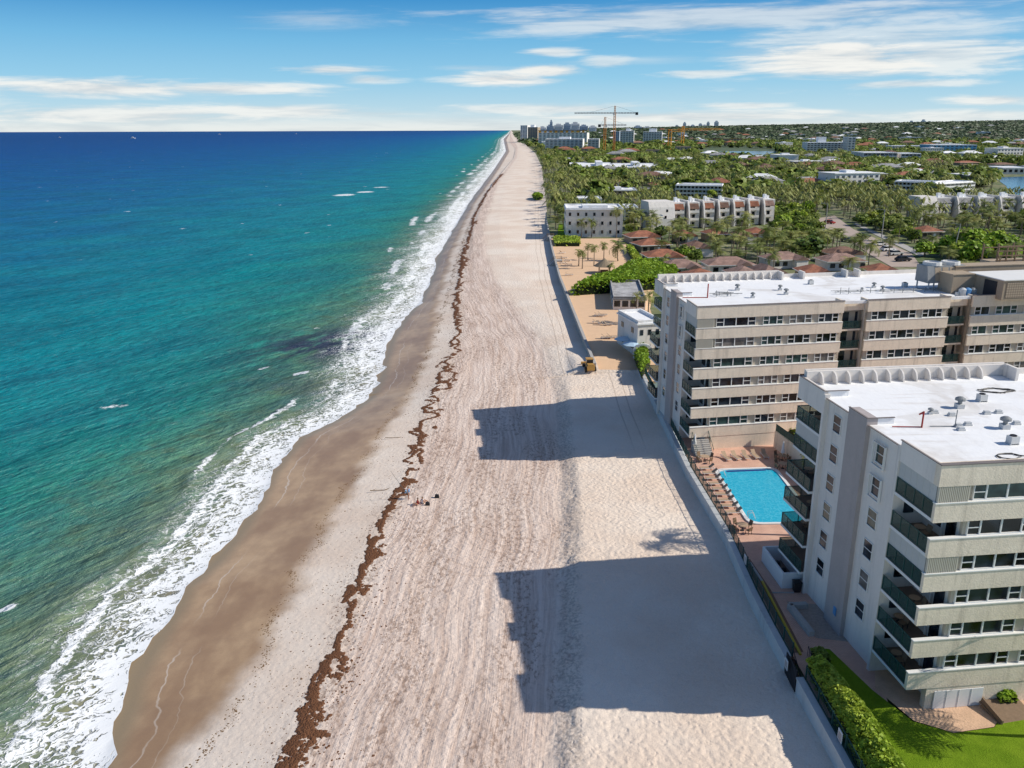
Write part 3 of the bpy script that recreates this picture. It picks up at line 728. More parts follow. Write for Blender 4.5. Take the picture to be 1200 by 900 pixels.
    # corner balconies, front-left and rear-left
    for k in range(6):
        bt = T_k(k); bz = bt-1.45; zt = 20.7 if k == 0 else T_k(k-1)-1.45
        for rear in (0, 1):
            v0, v1 = (.3, 4.9) if not rear else (17.12, 21.95)
            out = -.45 if rear and k >= 2 else 0.0
            s = mb(); s.box(out, 2.59, v0, v1, bz, bz+.24); s.box(out+.02, 2.59, v0, v1-.02, bz+.241, bz+.26, 1)
            sl = s.build('balcony_slab', [M['slabw'], M['floor_tile']], root)
            r = mb(); g = mb(); u0 = out+.04
            r.box(u0, u0+.06, v0, v1, bt-.06, bt); r.box(u0, u0+.06, v0, v1, bz+.30, bz+.35)
            n = 4
            for j in range(n+1):
                vv = v0+.05+(v1-v0-.12)*j/n; r.box(u0-.01, u0+.07, vv-.03, vv+.04, bz+.262, bt-.02)
            g.box(u0+.022, u0+.036, v0+.05, v1-.05, bz+.352, bt-.062)
            if rear:
                r.box(u0+.07, 2.55, v1-.1, v1-.04, bt-.06, bt); r.box(u0+.07, 2.55, v1-.1, v1-.04, bz+.30, bz+.35)
                g.box(u0+.07, 2.5, v1-.08, v1-.066, bz+.352, bt-.062)
                for j in (.5, 1): r.box(.07+2.4*j, .14+2.4*j, v1-.1, v1-.03, bz+.262, bt-.02)
            ro = r.build('balcony_railing', M['green_metal'], root); g.build('railing_panel', M['rail'], ro)
            # doors / dark glazing inside
            d = mb()
            if not rear:
                d.box(2.50, 2.598, 1.0, 2.0, bz+.30, bz+2.35); d.box(2.50, 2.598, 2.6, 4.2, bz+1.0, bz+2.35)
                if k == 0: pass
            else: d.box(2.50, 2.598, 18.2, 20.8, bz+.30, bz+2.35)
            d.build('balcony_door', M['glass'], root)
            d = mb(); d.box(2.44, 2.59, (2.3 if not rear else 18.0), (2.45 if not rear else 18.12), bz+.30, bz+2.4); d.box(.9, 1.7, (4.80 if not rear else 17.12), (4.898 if not rear else 17.2), bz+1.2, bz+2.2, 1)
            d.build('balcony_trim', [M['trim'], M['glass']], root)
        if k in closed_front:
            c = mb(); n = 17
            c.box(.12, 2.5, .10, .22, bt+.078, zt-.002)
            for j in range(n): c.box(.14+j*.138, .21+j*.138, .03, .10, bt+.08, zt-.004)
            c.build('front_shutter', M['shutter'], root)
        if k in closed_side:
            c = mb(); c.box(.105, .16, .3, 4.88, bt+.002, (zt+.0 if k else 20.7)-.002)
            for j in range(1, 6): c.box(.09, .105, .3+j*.77, .34+j*.77, bt+.004, zt-.004)
            c.build('side_shutter', M['shutw'], root)
        if k in closed_rear:
            c = mb(); c.box(.105, .16, 17.14, 21.9, bt+.002, zt-.002); c.build('rear_shutter', M['shutw'], root)
    # white corner trim / side upper walls
    up = mb(); up.box(0, .36, .62, 4.9, 20.7, 22.3); up.box(.36, 2.6, .62, 4.9, 20.7, 21.65); up.build('side_parapet', M['white_wall'], root)
    up = mb(); up.box(0, .36, 17.12, D, 20.2, 22.3); up.box(.36, 2.6, 17.12, D, 20.7, 21.65); up.build('side_parapet', M['white_wall'], root)
    up = mb(); up.box(2.62, L, D-.298, D, G, 22.3); up.build('rear_wall', M['white_wall'], root)
    ps = mb(); ps.box(-.02, .38, 4.905, 5.25, G, 21.9); ps.build('corner_post', M['white_wall'], root)
    ps = mb(); ps.box(-.06, .42, 16.75, 17.1, G, 22.1); ps.build('corner_post', M['white_wall'], root)
    pl = mb(); pl.box(-.02, .9, 9.8, 12.7, G, 22.3); pl.build('pilaster', M['grey_wall'], root)
    cp = mb(); cp.box(-.05,.10,.35,5.0,22.302,22.36); cp.box(-.06,.10,9.75,12.75,22.302,22.36); cp.box(-.05,.10,17.05,D,22.302,22.36)
    cp.box(-.02,.14,5.3,9.7,21.76,21.81); cp.box(-.02,.14,12.8,16.7,21.76,21.81)
    cp.box(.1, 2.3, 9.72, 9.86, 22.302, 22.36); cp.box(.1, 2.3, 17.0, 17.14, 22.302, 22.36)
    cp.build('roof_edge', M['cap'], root)
    # roof
    r = mb(); ins = [(.14,.66)]
    rp = [(.14,.64)]
    for r0, r1 in rec: rp += [(r0,.64),(r0,1.51),(r1,1.51),(r1,.64)]
    rp += [(L,.64),(L,D-.3),(.14,D-.3)]
    r.prism(rp, ZR-.05, ZR+.05)
    r.box(.9, 2.3, 9.82, 10.1, ZR+.05, 22.3); r.box(.36, 2.3, 17.14, 17.4, ZR+.05, 22.3)
    r.prism([(.36,.62),(.9,.62),(.9,4.9),(.36,4.9)], ZR+.05, 22.0)
    r.box(2.0, L, .62, .9, ZR+.05, 22.15)
    r.build('roof', M['roof_white'], root)
    # tall rear parapet with quarter-round fins
    p = mb(); p.box(.4, fin_end, D-.296, D-.02, 22.301, 22.95); p.box(.4, fin_end, D-.6, D-.30, ZR+.06, 22.85)
    p.box(fin_end-.3, fin_end, D-2.4, D-.61, ZR+.06, 22.95)
    n = int((fin_end-2.0)/1.32)
    for j in range(n):
        uu = 1.6+j*1.32; prof = [(0,0)]+[(-.85*cos(a_), 1.04*sin(a_)) for a_ in np.linspace(0, pi/2, 7)]
        vs = [(uu+d_, D-.6+y_, ZR+.06+z_) for d_ in (0,.14) for y_, z_ in prof]; m_ = len(prof)
        p.add(vs, [tuple(range(m_)), tuple(range(2*m_-1, m_-1, -1))] + [(i,(i+1)%m_,m_+(i+1)%m_,m_+i) for i in range(m_)])
    p.build('finned_parapet', M['white_wall'], root)
    for uu in ([fin_end+3.4, fin_end+10.8, fin_end+13] if L > 40 else []):
        p = mb(); p.prism([(uu,D-2.2),(uu+.3,D-2.2),(uu+.3,D-.3),(uu,D-.3)], ZR+.06, 22.9); p.build('parapet_stub', M['white_wall'], root)
    # recess balconies
    for r0, r1 in rec:
        for k in range(6):
            bz = T_k(k)-1.45
            s = mb(); s.box(r0+.26, r1-.26, .9, 2.09, bz, bz+.22); s.build('recess_slab', M['stucco'], root)
            r = mb(); r.box(r0+.27, r1-.27, .93, .99, bz+1.28, bz+1.34); r.box(r0+.27, r1-.27, .93, .99, bz+.28, bz+.33)
            for j in range(12): r.box(r0+.3+j*(r1-r0-.64)/11, r0+.33+j*(r1-r0-.64)/11, .94, .98, bz+.33, bz+1.28)
            o = r.build('balcony_railing', M['green_metal'], root)
            g = mb(); g.box(r0+.28, r1-.28, .955, .967, bz+.34, bz+1.27); g.build('railing_panel', M['rail'], o)
            d = mb(); d.box(r0+.35, r0+.95, 2.03, 2.098, bz+.23, bz+2.35); d.box(r0+1.05, r0+1.9, 2.03, 2.098, bz+.23, bz+2.35); d.box(r1-.7, r1-.35, 2.03, 2.098, bz+.23, bz+2.35)
            d.build('balcony_door', M['glass'], root)
    if stairs:
        st = mb()
        for j in range(9): st.box(.35, 2.75, .0-.30*(j+1), -.30*j, G, 4.0-.19*(j+1))
        st.build('stairs', M['concrete'], root)
        h = mb()
        for uu in (.38, 2.7):
            h.tube((uu,0,4.95), (uu,-2.7,3.25), .035, n=5)
            for j in range(0, 10, 2): h.tube((uu,-.3*j,3.95-.19*j), (uu,-.3*j,4.95-.19*j), .025, n=4)
        h.build('handrail', M['green_metal'], root)
    return root, (lambda u, v, z=0: (org[0]+u*ux+v*vx, org[1]+u*uy+v*vy, z))
gA = [(2.82,8.0,(.95,1.55,1.55,.95)), (8.9,12.0,(.9,1.2,.9)), (12.9,16.0,(.9,1.2,.9)), (17.0,19.9,(.9,1.2,.9)), (25.2,27.5,(.9,1.3)), (28.3,31.4,(.9,1.2,.9))]
gB = [(2.8,8.34,(.95,1.55,1.55,.95)), (9.42,12.24,(.9,1.2,.9)), (13.2,16.4,(.9,1.2,.9)), (17.4,20.3,(.9,1.2,.9)), (25.2,27.5,(.9,1.3)), (28.4,31.9,(.9,1.2,.9)), (32.9,35.9,(.9,1.2,.9)), (41.0,43.3,(.9,1.3)), (44.3,47.7,(.9,1.2,.9)), (48.8,51.9,(.9,1.2,.9))]
ca, LA = condo('condo_building', A0, radians(6.5), radians(6.5), 33.0, gA, [(20.9,24.5)], 'near beige and white six storey condo block with white roof, bottom right', {0,2}, {0,2}, {1}, 1.7, 20.4)
cb, LB = condo('condo_building', B0, radians(10), radians(5.0), 57.0, gB, [(20.95,24.5),(36.9,40.4)], 'longer beige condo block beyond the swimming pool', {0,1}, {0}, set(), 3.1, 20.5, stairs=True)

# ------------------------------------------------------------------ things on the roofs
def roof_vent(loc, label, s=1.0):
    e = empty('roof_vent', loc); tag(e, label, 'vent', 'mushroom vents on the white condo roofs')
    mb = MB(); mb.box(-.28*s,.28*s,-.28*s,.28*s,0,.35*s); mb.build('curb', M['pipe_white'], e)
    mb = MB(); mb.lathe([(.0,.35*s),(.16*s,.36*s),(.16*s,.62*s),(.40*s,.64*s),(.38*s,.80*s),(.18*s,.92*s),(0,.94*s)], n=12); mb.build('cowl', M['grey_metal'], e)
    return e
def onroof(x, y, dz=21.76): a = at(x, y, dz); return (a[0], a[1], dz)
for x, y, s_, lb in ((1124,478,1.5,'grey roof vent alone in the middle of the near white roof'), (1177,502,1.5,'grey roof vent near the right edge of the near roof'), (1090,485,.8,'small roof vent left of the middle of the near roof'),
                     (864,340,1.4,'roof vent at the left of the far white roof'), (882,349,1.2,'roof vent near the front edge of the far roof'), (914,340,1.2,'roof vent behind its neighbour mid far roof'), (921,345,1.3,'roof vent mid far roof, front one of two'), (1024,337,1.2,'roof vent left of the rooftop pipes on far roof'), (1034,341,1.2,'roof vent right of the centre of far roof'), (1010,341,.8,'smallest roof vent in the middle of far roof')):
    roof_vent(onroof(x, y), lb, s_*.72)
for x, y in ((1095,484),(1115,487),(1156,485),(1170,484),(1123,500),(1126,504),(1134,498),(1191,497)):
    mb = MB(); mb.box(-.28,.28,-.22,.22,0,.12); mb.box(-.22,.22,-.16,.16,.121,.28)
    o = mb.build('skylight', M['pipe_white'], None, onroof(x, y)); tag(o, 'small square white roof curb scattered on the near roof', 'skylight', 'small curbs on the near roof')
mb = MB(); mb.tube((0,0,0),(0,0,1.35),.07,n=8); mb.tube((0,0,1.3),(-.35,0,1.1),.07,n=8); mb.tube((0,0,.06),(-2.3,.1,.06),.04)
tag(mb.build('standpipe', M['red'], None, onroof(1080,501)), 'red standpipe on the near white roof', 'pipe')
mb = MB(); mb.tube((0,0,0),(0,0,1.4),.04,n=6); mb.tube((0,0,.05),(-2.0,0,.05),.035)
tag(mb.build('vent_pipe', M['grey_metal'], None, onroof(1119,500)), 'thin grey pipe standing on the near roof', 'pipe')
mb = MB(); mb.tube((0,0,0),(0,0,2.0),.09,n=6); mb.tube((0,0,.05),(-3.5,0,.05),.06)
tag(mb.build('vent_pipe', M['red'], None, onroof(829,349)), 'dark red pipe at the left of the far roof', 'pipe')
def squiggle(loc, label, r, n, seed, rad=.035, stretch=2.0):
    rr = random.Random(seed); mb = MB(); pts = []
    for i in range(n):
        a = i*.55; q = r*(.55+.45*rr.random()); pts.append((q*cos(a)*stretch, q*sin(a)*.9, .04+.02*rr.random()))
    for a, b in zip(pts[:-1], pts[1:]): mb.tube(a, b, rad, n=4)
    tag(mb.build('cable', M['black'], None, loc), label, 'cable')
squiggle(onroof(1167,458), 'coiled dark cable at the back of the near roof', .9, 40, 1)
squiggle(onroof(1183,535), 'loose dark cable near the front edge of the near roof', .7, 22, 2, stretch=1.6)
def piping(loc, rz, label, L_, seed):
    rr = random.Random(seed); mb = MB()
    mb.tube((0,0,.35),(L_,0,.35),.06,n=5); mb.tube((0,1.1,.3),(L_*.8,1.1,.3),.05,n=5)
    for k in range(int(L_/1.6)):
        x = .5+k*1.6+rr.random()*.4; mb.tube((x,0,0),(x,0,.5+rr.random()*.5),.05,n=4); mb.tube((x,-.8*rr.random(),.3),(x,1.1,.3),.035,n=4)
    o = mb.build('roof_piping', M['grey_metal'], None, loc); o.rotation_euler.z = rz; tag(o, label, 'pipes')
piping(onroof(835,348), radians(11), 'cluster of thin pipes at the left of the far roof', 4.5, 1)
piping(onroof(838,346), radians(-14), 'crooked thin pipes beside the left vent of the far roof', 3.2, 4)
piping(onroof(978,345), radians(9), 'run of thin pipes mid far roof', 6.5, 2)
piping(onroof(1030,344), radians(9), 'long low pipe run to the right on the far roof', 18, 3)
# cooling unit, plant rooms and timber screen at the right of the far block's roof
def cooling_unit(x, y):
    loc = onroof(x, y); e = empty('cooling_unit', loc, radians(10)); tag(e, 'large grey cooling tower on legs on the far roof', 'cooling unit')
    b = MB(); b.add([(-3.1,-1.4,1.1),(3.1,-1.4,1.1),(3.1,1.6,1.1),(-3.1,1.6,1.1),(-3.1,-.8,3.5),(3.1,-.8,3.5),(3.1,1.6,3.5),(-3.1,1.6,3.5)], [(0,3,2,1),(4,5,6,7),(0,1,5,4),(1,2,6,5),(2,3,7,6),(3,0,4,7)]); b.build('body', M['grey_metal'], e)
    g = MB()
    for k in range(4): g.add([(-1.9+k*1.2,-1.36,1.4),(-.95+k*1.2,-1.36,1.4),(-.95+k*1.2,-.88,3.3),(-1.9+k*1.2,-.88,3.3)], [(0,1,2,3)])
    g.build('louvre', M['ctan'], e)
    t = MB(); t.lathe([(1.35,3.5),(1.3,3.95),(1.1,4.0),(1.05,3.8),(0,3.8)], -1.5, .4, 14); t.lathe([(1.35,3.5),(1.3,3.95),(1.1,4.0),(1.05,3.8),(0,3.8)], 1.5, .4, 14); t.build('fan_housing', M['pipe_white'], e)
    l = MB()
    for xx in (-2.8, 0, 2.8):
        for yy in (-1.2, 1.4): l.box(xx-.08, xx+.08, yy-.08, yy+.08, 0, 1.1)
    l.tube((3,0,.8),(6.5,-1.5,.8),.16,n=6); l.tube((3,.8,.5),(7.5,-.4,.5),.12,n=6); l.build('support_frame', M['pipe_white'], e)
cooling_unit(1101, 338)
def plant_room():
    o = onroof(1152, 351); e = empty('plant_room', o, radians(10)); tag(e, 'tan rooftop plant room with patterned block wall at the right edge', 'plant room')
    m, nt = new_mat('patterned_block'); p = nt.pos(); x, y, z = nt.sep(p)
    a = nt.math('SINE', nt.math('MULTIPLY', nt.math('ADD', x, z), 9.0)); b = nt.math('SINE', nt.math('MULTIPLY', nt.math('SUBTRACT', x, z), 9.0))
    nt.put(nt.b.inputs['Base Color'], nt.mix(nt.step(nt.math('MULTIPLY', a, b), -.2, .3), (.24,.19,.14), (.42,.34,.25))); nt.b.inputs['Roughness'].default_value = .9
    w = MB(); w.box(2.0, 16, -1.0, 6, 0, 2.7); w.build('front_wall', M['ctan'], e)
    w = MB(); w.box(2.5, 16, -1.06, -1.003, .3, 2.4); w.build('pattern_panel', m, e)
    w = MB(); w.box(1.85, 16.1, -1.15, 6.1, 2.702, 2.83); w.build('coping', M['trim'], e)
    w = MB(); w.box(-1.6, 1.99, 4.5, 7.5, 0, 2.7); w.box(1.0, 16, 7.6, 10, 0, 3.3); w.build('side_wall', M['ctan'], e)
    w = MB(); w.box(.9, 16.1, 7.5, 10.1, 3.302, 3.42); w.box(-1.7,1.99,4.4,7.49,2.702,2.82); w.build('side_coping', M['ctan'], e)
    w = MB(); w.box(1.93, 1.998, .2, 2.6, .2, 2.4); w.build('opening', M['dark_metal'], e)
plant_room()
def timber_screen():
    o = onroof(1168, 334); e = empty('timber_screen', (o[0], o[1], 21.75), radians(10)); tag(e, 'weathered timber framed stair head rising above the plant room', 'screen')
    w = MB(); w.box(0, 12, 1.2, 4.3, 0, 3.3); w.build('enclosure', M['ctan'], e)
    f = MB()
    for k in range(8): f.box(.1+k*1.5, .28+k*1.5, .9, 1.08, 3.0, 5.7)
    for z in (3.5, 4.2, 4.9, 5.6): f.box(0, 11, .87, 1.11, z, z+.14)
    for k in range(5): f.box(.1+k*2.6, .28+k*2.6, 4.1, 4.3, 3.3, 5.7)
    f.box(0, 11, 4.1, 4.32, 5.0, 5.14); f.tube((-.3,.6,2.2),(1.0,.6,5.0),.08,n=4); f.tube((1.0,.6,2.2),(-.3,.6,5.0),.08,n=4)
    f.build('frame', M['wood'], e)
timber_screen()
for dx, cl in ((1127,'pipe_white'),(1133,'blue_cloth'),(1139,'grey_metal')):
    mb = MB(); mb.lathe([(.5,0),(.55,.2),(.5,1.1),(.2,1.3),(0,1.32)], n=10); mb.box(-.9,-.55,-.2,.2,0,.7)
    tag(mb.build('roof_tank', M[cl], None, onroof(dx, 348)), {'pipe_white':'small white tank among the rooftop machinery','blue_cloth':'small blue tank among the rooftop machinery','grey_metal':'small grey tank beside the plant room'}[cl], 'tank')

# ------------------------------------------------------------------ pool and terrace
def pool():
    z = ZD; e = empty('swimming_pool', (0,0,0)); tag(e, 'rectangular turquoise swimming pool with white rim on the terrace', 'pool')
    c = [(26.4,99.0),(34.0,99.6),(33.9,84.2),(26.7,84.0)]
    def rounded(ins):
        cx = sum(p[0] for p in c)/4; cy = sum(p[1] for p in c)/4; out = []
        for i, p in enumerate(c):
            q = (p[0]-ins*(1 if p[0] > cx else -1), p[1]-ins*(1 if p[1] > cy else -1)); a = c[i-1]; b = c[(i+1)%4]
            for t in np.linspace(0, 1, 6):
                r = 1.5; da = (a[0]-p[0], a[1]-p[1]); db = (b[0]-p[0], b[1]-p[1]); la = hypot(*da); lb = hypot(*db)
                P0 = (q[0]+da[0]/la*r, q[1]+da[1]/la*r); P2_ = (q[0]+db[0]/lb*r, q[1]+db[1]/lb*r)
                out.append(((1-t)**2*P0[0]+2*t*(1-t)*q[0]+t*t*P2_[0], (1-t)**2*P0[1]+2*t*(1-t)*q[1]+t*t*P2_[1]))
        return out
    o_, i_ = rounded(-.38), rounded(0); n = len(o_)
    mb = MB(); mb.add([(x,y,z+.16) for x,y in o_]+[(x,y,z+.16) for x,y in i_]+[(x,y,z-.0) for x,y in o_]+[(x,y,z+.0) for x,y in i_],
        [(k,(k+1)%n,n+(k+1)%n,n+k) for k in range(n)]+[(k,(k+1)%n,2*n+(k+1)%n,2*n+k) for k in range(n)]+[(n+k,n+(k+1)%n,3*n+(k+1)%n,3*n+k) for k in range(n)])
    mb.build('coping', M['white_paint'], e)
    m, nt = new_mat('pool_water'); p = nt.pos(); v = nt.n('ShaderNodeTexVoronoi', feature='DISTANCE_TO_EDGE'); nt.put(v.inputs['Vector'], nt.vmath('ADD', p, nt.noise(p, 1.5, 2.0, .5, color=True))); v.inputs['Scale'].default_value = 1.7
    nt.put(nt.b.inputs['Base Color'], nt.mix(nt.step(v.outputs['Distance'], .12, .0), (.0,.40,.60), (.05,.50,.68)))
    nt.b.inputs['Roughness'].default_value = .08; nt.b.inputs['Specular IOR Level'].default_value = .4
    nt.put(nt.b.inputs['Normal'], nt.bump(nt.noise(p, 3.0, 3.0), .03))
    mb = MB(); mb.add([(x,y,z+.045) for x,y in i_], [tuple(range(n-1,-1,-1))]); mb.build('water', m, e)
    mb = MB(); mb.add([(x,y,z+.052) for x,y in [(27.6,98.98),(32.8,99.42),(32.8,98.95),(27.6,98.5)]], [(0,1,2,3)]); mb.build('waterline_tile', simple('blue_tile', (.01,.03,.18)), e)
    for (x,y,dx,dy) in ((26.6,97.3,.6,0),(27.0,85.3,.55,.3)):
        h = MB()
        for s in (-.25, .25):
            pts = [(x-dx*.6,y+s,z+.05),(x-dx*.5,y+s,z+.8),(x+dx*.4,y+s,z+.85),(x+dx,y+s,z-.03)]
            for a, b in zip(pts[:-1], pts[1:]): h.tube(a, b, .03, n=5)
        h.build('ladder', M['pipe_white'], e)
pool()
def make_lounger():
    e = empty('sun_lounger')
    f = MB(); f.box(-.33,-.28,-.95,.95,.28,.33); f.box(.28,.33,-.95,.95,.28,.33); f.box(-.28,.28,-.95,-.90,.28,.33); f.box(-.28,.28,.90,.95,.28,.33); f.build('frame', M['white_paint'], e)
    s = MB(); s.box(-.28,.28,-.92,.28,.31,.36); s.build('seat', M['lounger'], e)
    b = MB(); b.add([(-.28,.28,.32),(.28,.28,.32),(.28,.88,.80),(-.28,.88,.80),(-.28,.28,.37),(.28,.28,.37),(.28,.85,.84),(-.28,.85,.84)], [(0,3,2,1),(4,5,6,7),(0,1,5,4),(1,2,6,5),(2,3,7,6),(3,0,4,7)]); b.build('backrest', M['lounger'], e)
    for x in (-.3,.3):
        for y in (-.75,.75): l = MB(); l.box(x-.025,x+.025,y-.025,y+.025,0,.28); l.build('leg', M['white_paint'], e)
    return e
L0 = make_lounger(); first = True
def put(proto, state, x, y, z, rz, s=1.0):
    o = proto if not state[0] else copy_tree(proto)
    state[0] = True; o.location = (x,y,z); o.rotation_euler = (0,0,rz); o.scale = (s,s,s); return o
stL = [False]
for k in range(9):
    y = 99.4 - k*1.62
    o = put(L0, stL, 25.25+.03*k - (.0 if k < 6 else .1), y, ZD, radians(-90+random.uniform(-6,6)), 1.02)
    tag(o, ['tan sun lounger at the stairs end of the seawall row', 'second tan lounger of the seawall row from the stairs', 'third tan lounger of the seawall row from the stairs', 'fourth tan lounger of the seawall row from the stairs', 'middle tan lounger of the row along the seawall fence', 'fourth tan lounger from the palm shadow end of the seawall row', 'third tan lounger from the palm shadow end of the seawall row', 'second tan lounger from the palm shadow end of the seawall row', 'nearest tan lounger of the seawall row by the pool corner'][k], 'sun lounger', 'sun loungers beside the pool')
for k in range(5):
    o = put(L0, stL, 28.6+k*1.35, 103.0+k*.2, ZD, radians(10+random.uniform(-8,8)), 1.02)
    tag(o, ['tan lounger next to the stairs under the far condo wall', 'second lounger from the stairs under the far condo wall', 'middle lounger of the five under the far condo wall', 'fourth lounger from the stairs under the far condo wall', 'lounger nearest the round tables under the far condo wall'][k], 'sun lounger', 'sun loungers beside the pool')
def make_table():
    e = empty('patio_table'); t = MB(); t.lathe([(0,.74),(.6,.74),(.6,.70),(0,.70)], n=16); t.build('tabletop', M['lounger'], e)
    t = MB(); t.lathe([(.25,0),(.25,.04),(.04,.08),(.04,.70)], n=8); t.build('pedestal', M['dark_metal'], e); return e
def make_chair():
    e = empty('patio_chair'); t = MB(); t.box(-.25,.25,-.25,.25,.42,.46); t.build('seat', M['wood'], e)
    t = MB(); t.add([(-.25,.22,.46),(.25,.22,.46),(.25,.34,.95),(-.25,.34,.95),(-.25,.26,.46),(.25,.26,.46),(.25,.38,.95),(-.25,.38,.95)], [(0,3,2,1),(4,5,6,7),(0,1,5,4),(1,2,6,5),(2,3,7,6),(3,0,4,7)]); t.build('backrest', M['wood'], e)
    for x in (-.22,.22):
        for y in (-.22,.22): l = MB(); l.box(x-.02,x+.02,y-.02,y+.02,0,.42); l.build('leg', M['dark_metal'], e)
    return e
Tb, Ch = make_table(), make_chair(); sT, sC = [False], [False]
for (x, y, w) in ((25.6,102.3,'by the stairs'), (25.3,82.4,'at the near end of the lounger row'), (36.0,102.6,'beside the closed umbrella'), (35.2,99.8,'at the far corner of the pool')):
    tag(put(Tb, sT, x, y, ZD, 0), 'round tan patio table ' + w, 'table', 'round patio tables')
    for k in range(4):
        a = k*pi/2+.5; tag(put(Ch, sC, x+.95*cos(a), y+.95*sin(a), ZD, a-pi/2), 'brown patio chair at the round table ' + w, 'chair', 'patio chairs ' + w)
for (k_, u_, v_, rz_, w_) in ((1,1.2,2.4,-1.4,'second floor from the top, front corner'),(3,1.1,1.6,-1.7,'fourth floor from the top, front corner'),(4,1.3,3.4,-1.2,'fifth floor from the top, front corner'),(5,1.0,2.6,-1.5,'lowest front corner balcony'),(0,1.2,19.4,-1.3,'top rear corner balcony'),(2,1.2,20.2,-1.8,'third rear corner balcony'),(3,1.0,18.6,-1.5,'fourth rear corner balcony'),(4,1.3,20.0,-1.1,'fifth rear corner balcony')):
    zb_ = T_k(k_)-1.45+.27; q_ = LA(u_, v_, zb_); tag(put(Ch, sC, q_[0], q_[1], zb_, rz_, 1.1), 'brown chair on the near condo, '+w_, 'chair', 'chairs on the near condo balconies')
    q_ = LA(u_+.2, v_+.9, zb_); tag(put(Tb, sT, q_[0], q_[1], zb_, 0, .7), 'small table on the near condo, '+w_, 'table', 'tables on the near condo balconies')
def umbrella_closed(x, y, z, label):
    e = empty('closed_umbrella', (x,y,z)); tag(e, label, 'umbrella')
    t = MB(); t.tube((0,0,0),(0,0,2.6),.04,n=6); t.build('pole', M['pipe_white'], e)
    t = MB(); t.lathe([(.10,.95),(.26,1.1),(.16,2.0),(.05,2.65),(0,2.7)], n=8); t.build('canopy', M['white_paint'], e)
umbrella_closed(36.0, 102.6, ZD, 'closed white umbrella in the far corner of the pool terrace')
umbrella_closed(24.9, 105.6, ZD, 'closed pale umbrella at the foot of the stairs')
# grey sloped retaining wall and planter on the right of the pool terrace
def rwall():
    e = empty('retaining_wall', (37.2,104.0,ZI)); tag(e, 'tan retaining wall with dark green fence beside the pool terrace', 'wall')
    p0, p1 = at(908,505,4.6), at(948,534,4.6); ox, oy = 37.2, 104.0
    mb = MB(); a, b = (p0[0]-ox, p0[1]-oy), (p1[0]-ox, p1[1]-oy); dx, dy = b[0]-a[0], b[1]-a[1]; b = (a[0]+dx*1.9, a[1]+dy*1.9)
    mb.prism([a, b, (b[0]+.3,b[1]+.1), (a[0]+.3,a[1]+.1)], 0, 2.4); mb.build('wall_face', M['stucco'], e)
    f = MB()
    for t in np.linspace(0, 1, 30):
        x, y = a[0]+(b[0]-a[0])*t+.15, a[1]+(b[1]-a[1])*t; f.box(x-.03,x+.03,y-.03,y+.03,2.4,3.4)
    f.tube((a[0]+.15,a[1],3.4),(b[0]+.15,b[1],3.4),.05,n=4); f.prism([(a[0]+.14,a[1]),(b[0]+.14,b[1]),(b[0]+.17,b[1]),(a[0]+.17,a[1])], 2.42, 3.36); f.build('fence_panel', M['green_metal'], e)
rwall()
# white-walled equipment enclosure, bins, kerbs
def enclosure():
    pts = [at(897,668,ZD), at(915,691,ZD), at(941,689,ZD)]
    x0, y1 = 26.0, 75.6; e = empty('equipment_enclosure', (25.85,70.3,ZD), radians(4)); tag(e, 'white walled open-topped enclosure beside the near condo', 'enclosure')
    mb = MB(); w, d, h, t = 2.15, 5.4, 1.65, .16
    mb.box(0,w,0,t,0,h); mb.box(0,w,d-t,d,0,h); mb.box(0,t,t,d-t,0,h); mb.box(w-t,w,t,d-t,0,h); mb.build('wall', M['white_paint'], e)
    mb = MB(); mb.box(t,w-t,t,d-t,0,.05); mb.build('floor', M['floor_tile'], e)
    mb = MB(); mb.lathe([(.32,.05),(.36,.5),(.30,1.0),(0,1.1)], .8, 3.4, 10); mb.lathe([(.3,.05),(.35,.5),(.25,.9),(0,1.0)], 1.0, 2.2, 10); mb.box(.4,1.5,.7,1.5,.05,.8); mb.build('pump', M['black'], e)
enclosure()
def bin_(x, y, label, m='black'):
    e = empty('rubbish_bin', (x,y,ZD)); tag(e, label, 'bin')
    mb = MB(); mb.add([(-.28,-.28,.06),(.28,-.28,.06),(.28,.28,.06),(-.28,.28,.06),(-.34,-.34,1.0),(.34,-.34,1.0),(.34,.34,1.0),(-.34,.34,1.0)], [(0,3,2,1),(0,1,5,4),(1,2,6,5),(2,3,7,6),(3,0,4,7),(4,5,6,7)]); mb.build('body', M[m], e)
    mb = MB(); mb.box(-.37,.37,-.37,.37,1.0,1.08); mb.tube((-.3,.4,.95),(.3,.4,.95),.04,n=6); mb.build('lid', M[m], e)
bin_(27.1, 69.8, 'black wheeled bin in front of the white enclosure'); bin_(27.9, 69.9, 'blue grey bin beside the black wheeled bin', 'grey_metal')
def kerb(name, pts, z, h, w, mat, label):
    mb = MB(); ox, oy = pts[0]
    for (x0,y0),(x1,y1) in zip(pts[:-1], pts[1:]):
        L_ = hypot(x1-x0,y1-y0); nx, ny = -(y1-y0)/L_*w/2, (x1-x0)/L_*w/2
        mb.prism([(x0-nx-ox,y0-ny-oy),(x1-nx-ox,y1-ny-oy),(x1+nx-ox,y1+ny-oy),(x0+nx-ox,y0+ny-oy)][::1], 0, h)
    tag(mb.build(name, mat, None, (ox,oy,z)), label, 'kerb')
kerb('kerb', [at(872,661,ZD), at(879,660,ZD), at(894,683,ZD)], ZD, .12, .22, M['concrete'], 'pale kerb joining the yellow edge on the terrace')
kerb('kerb', [at(893,682,ZD), at(938,768,ZD)], ZD, .16, .20, M['yellow'], 'yellow painted kerb along the brown boardwalk')
kerb('kerb', [at(905,695,ZD), at(930,695,ZD)], ZD, .10, .12, M['concrete'], 'short pale kerb in front of the white enclosure')
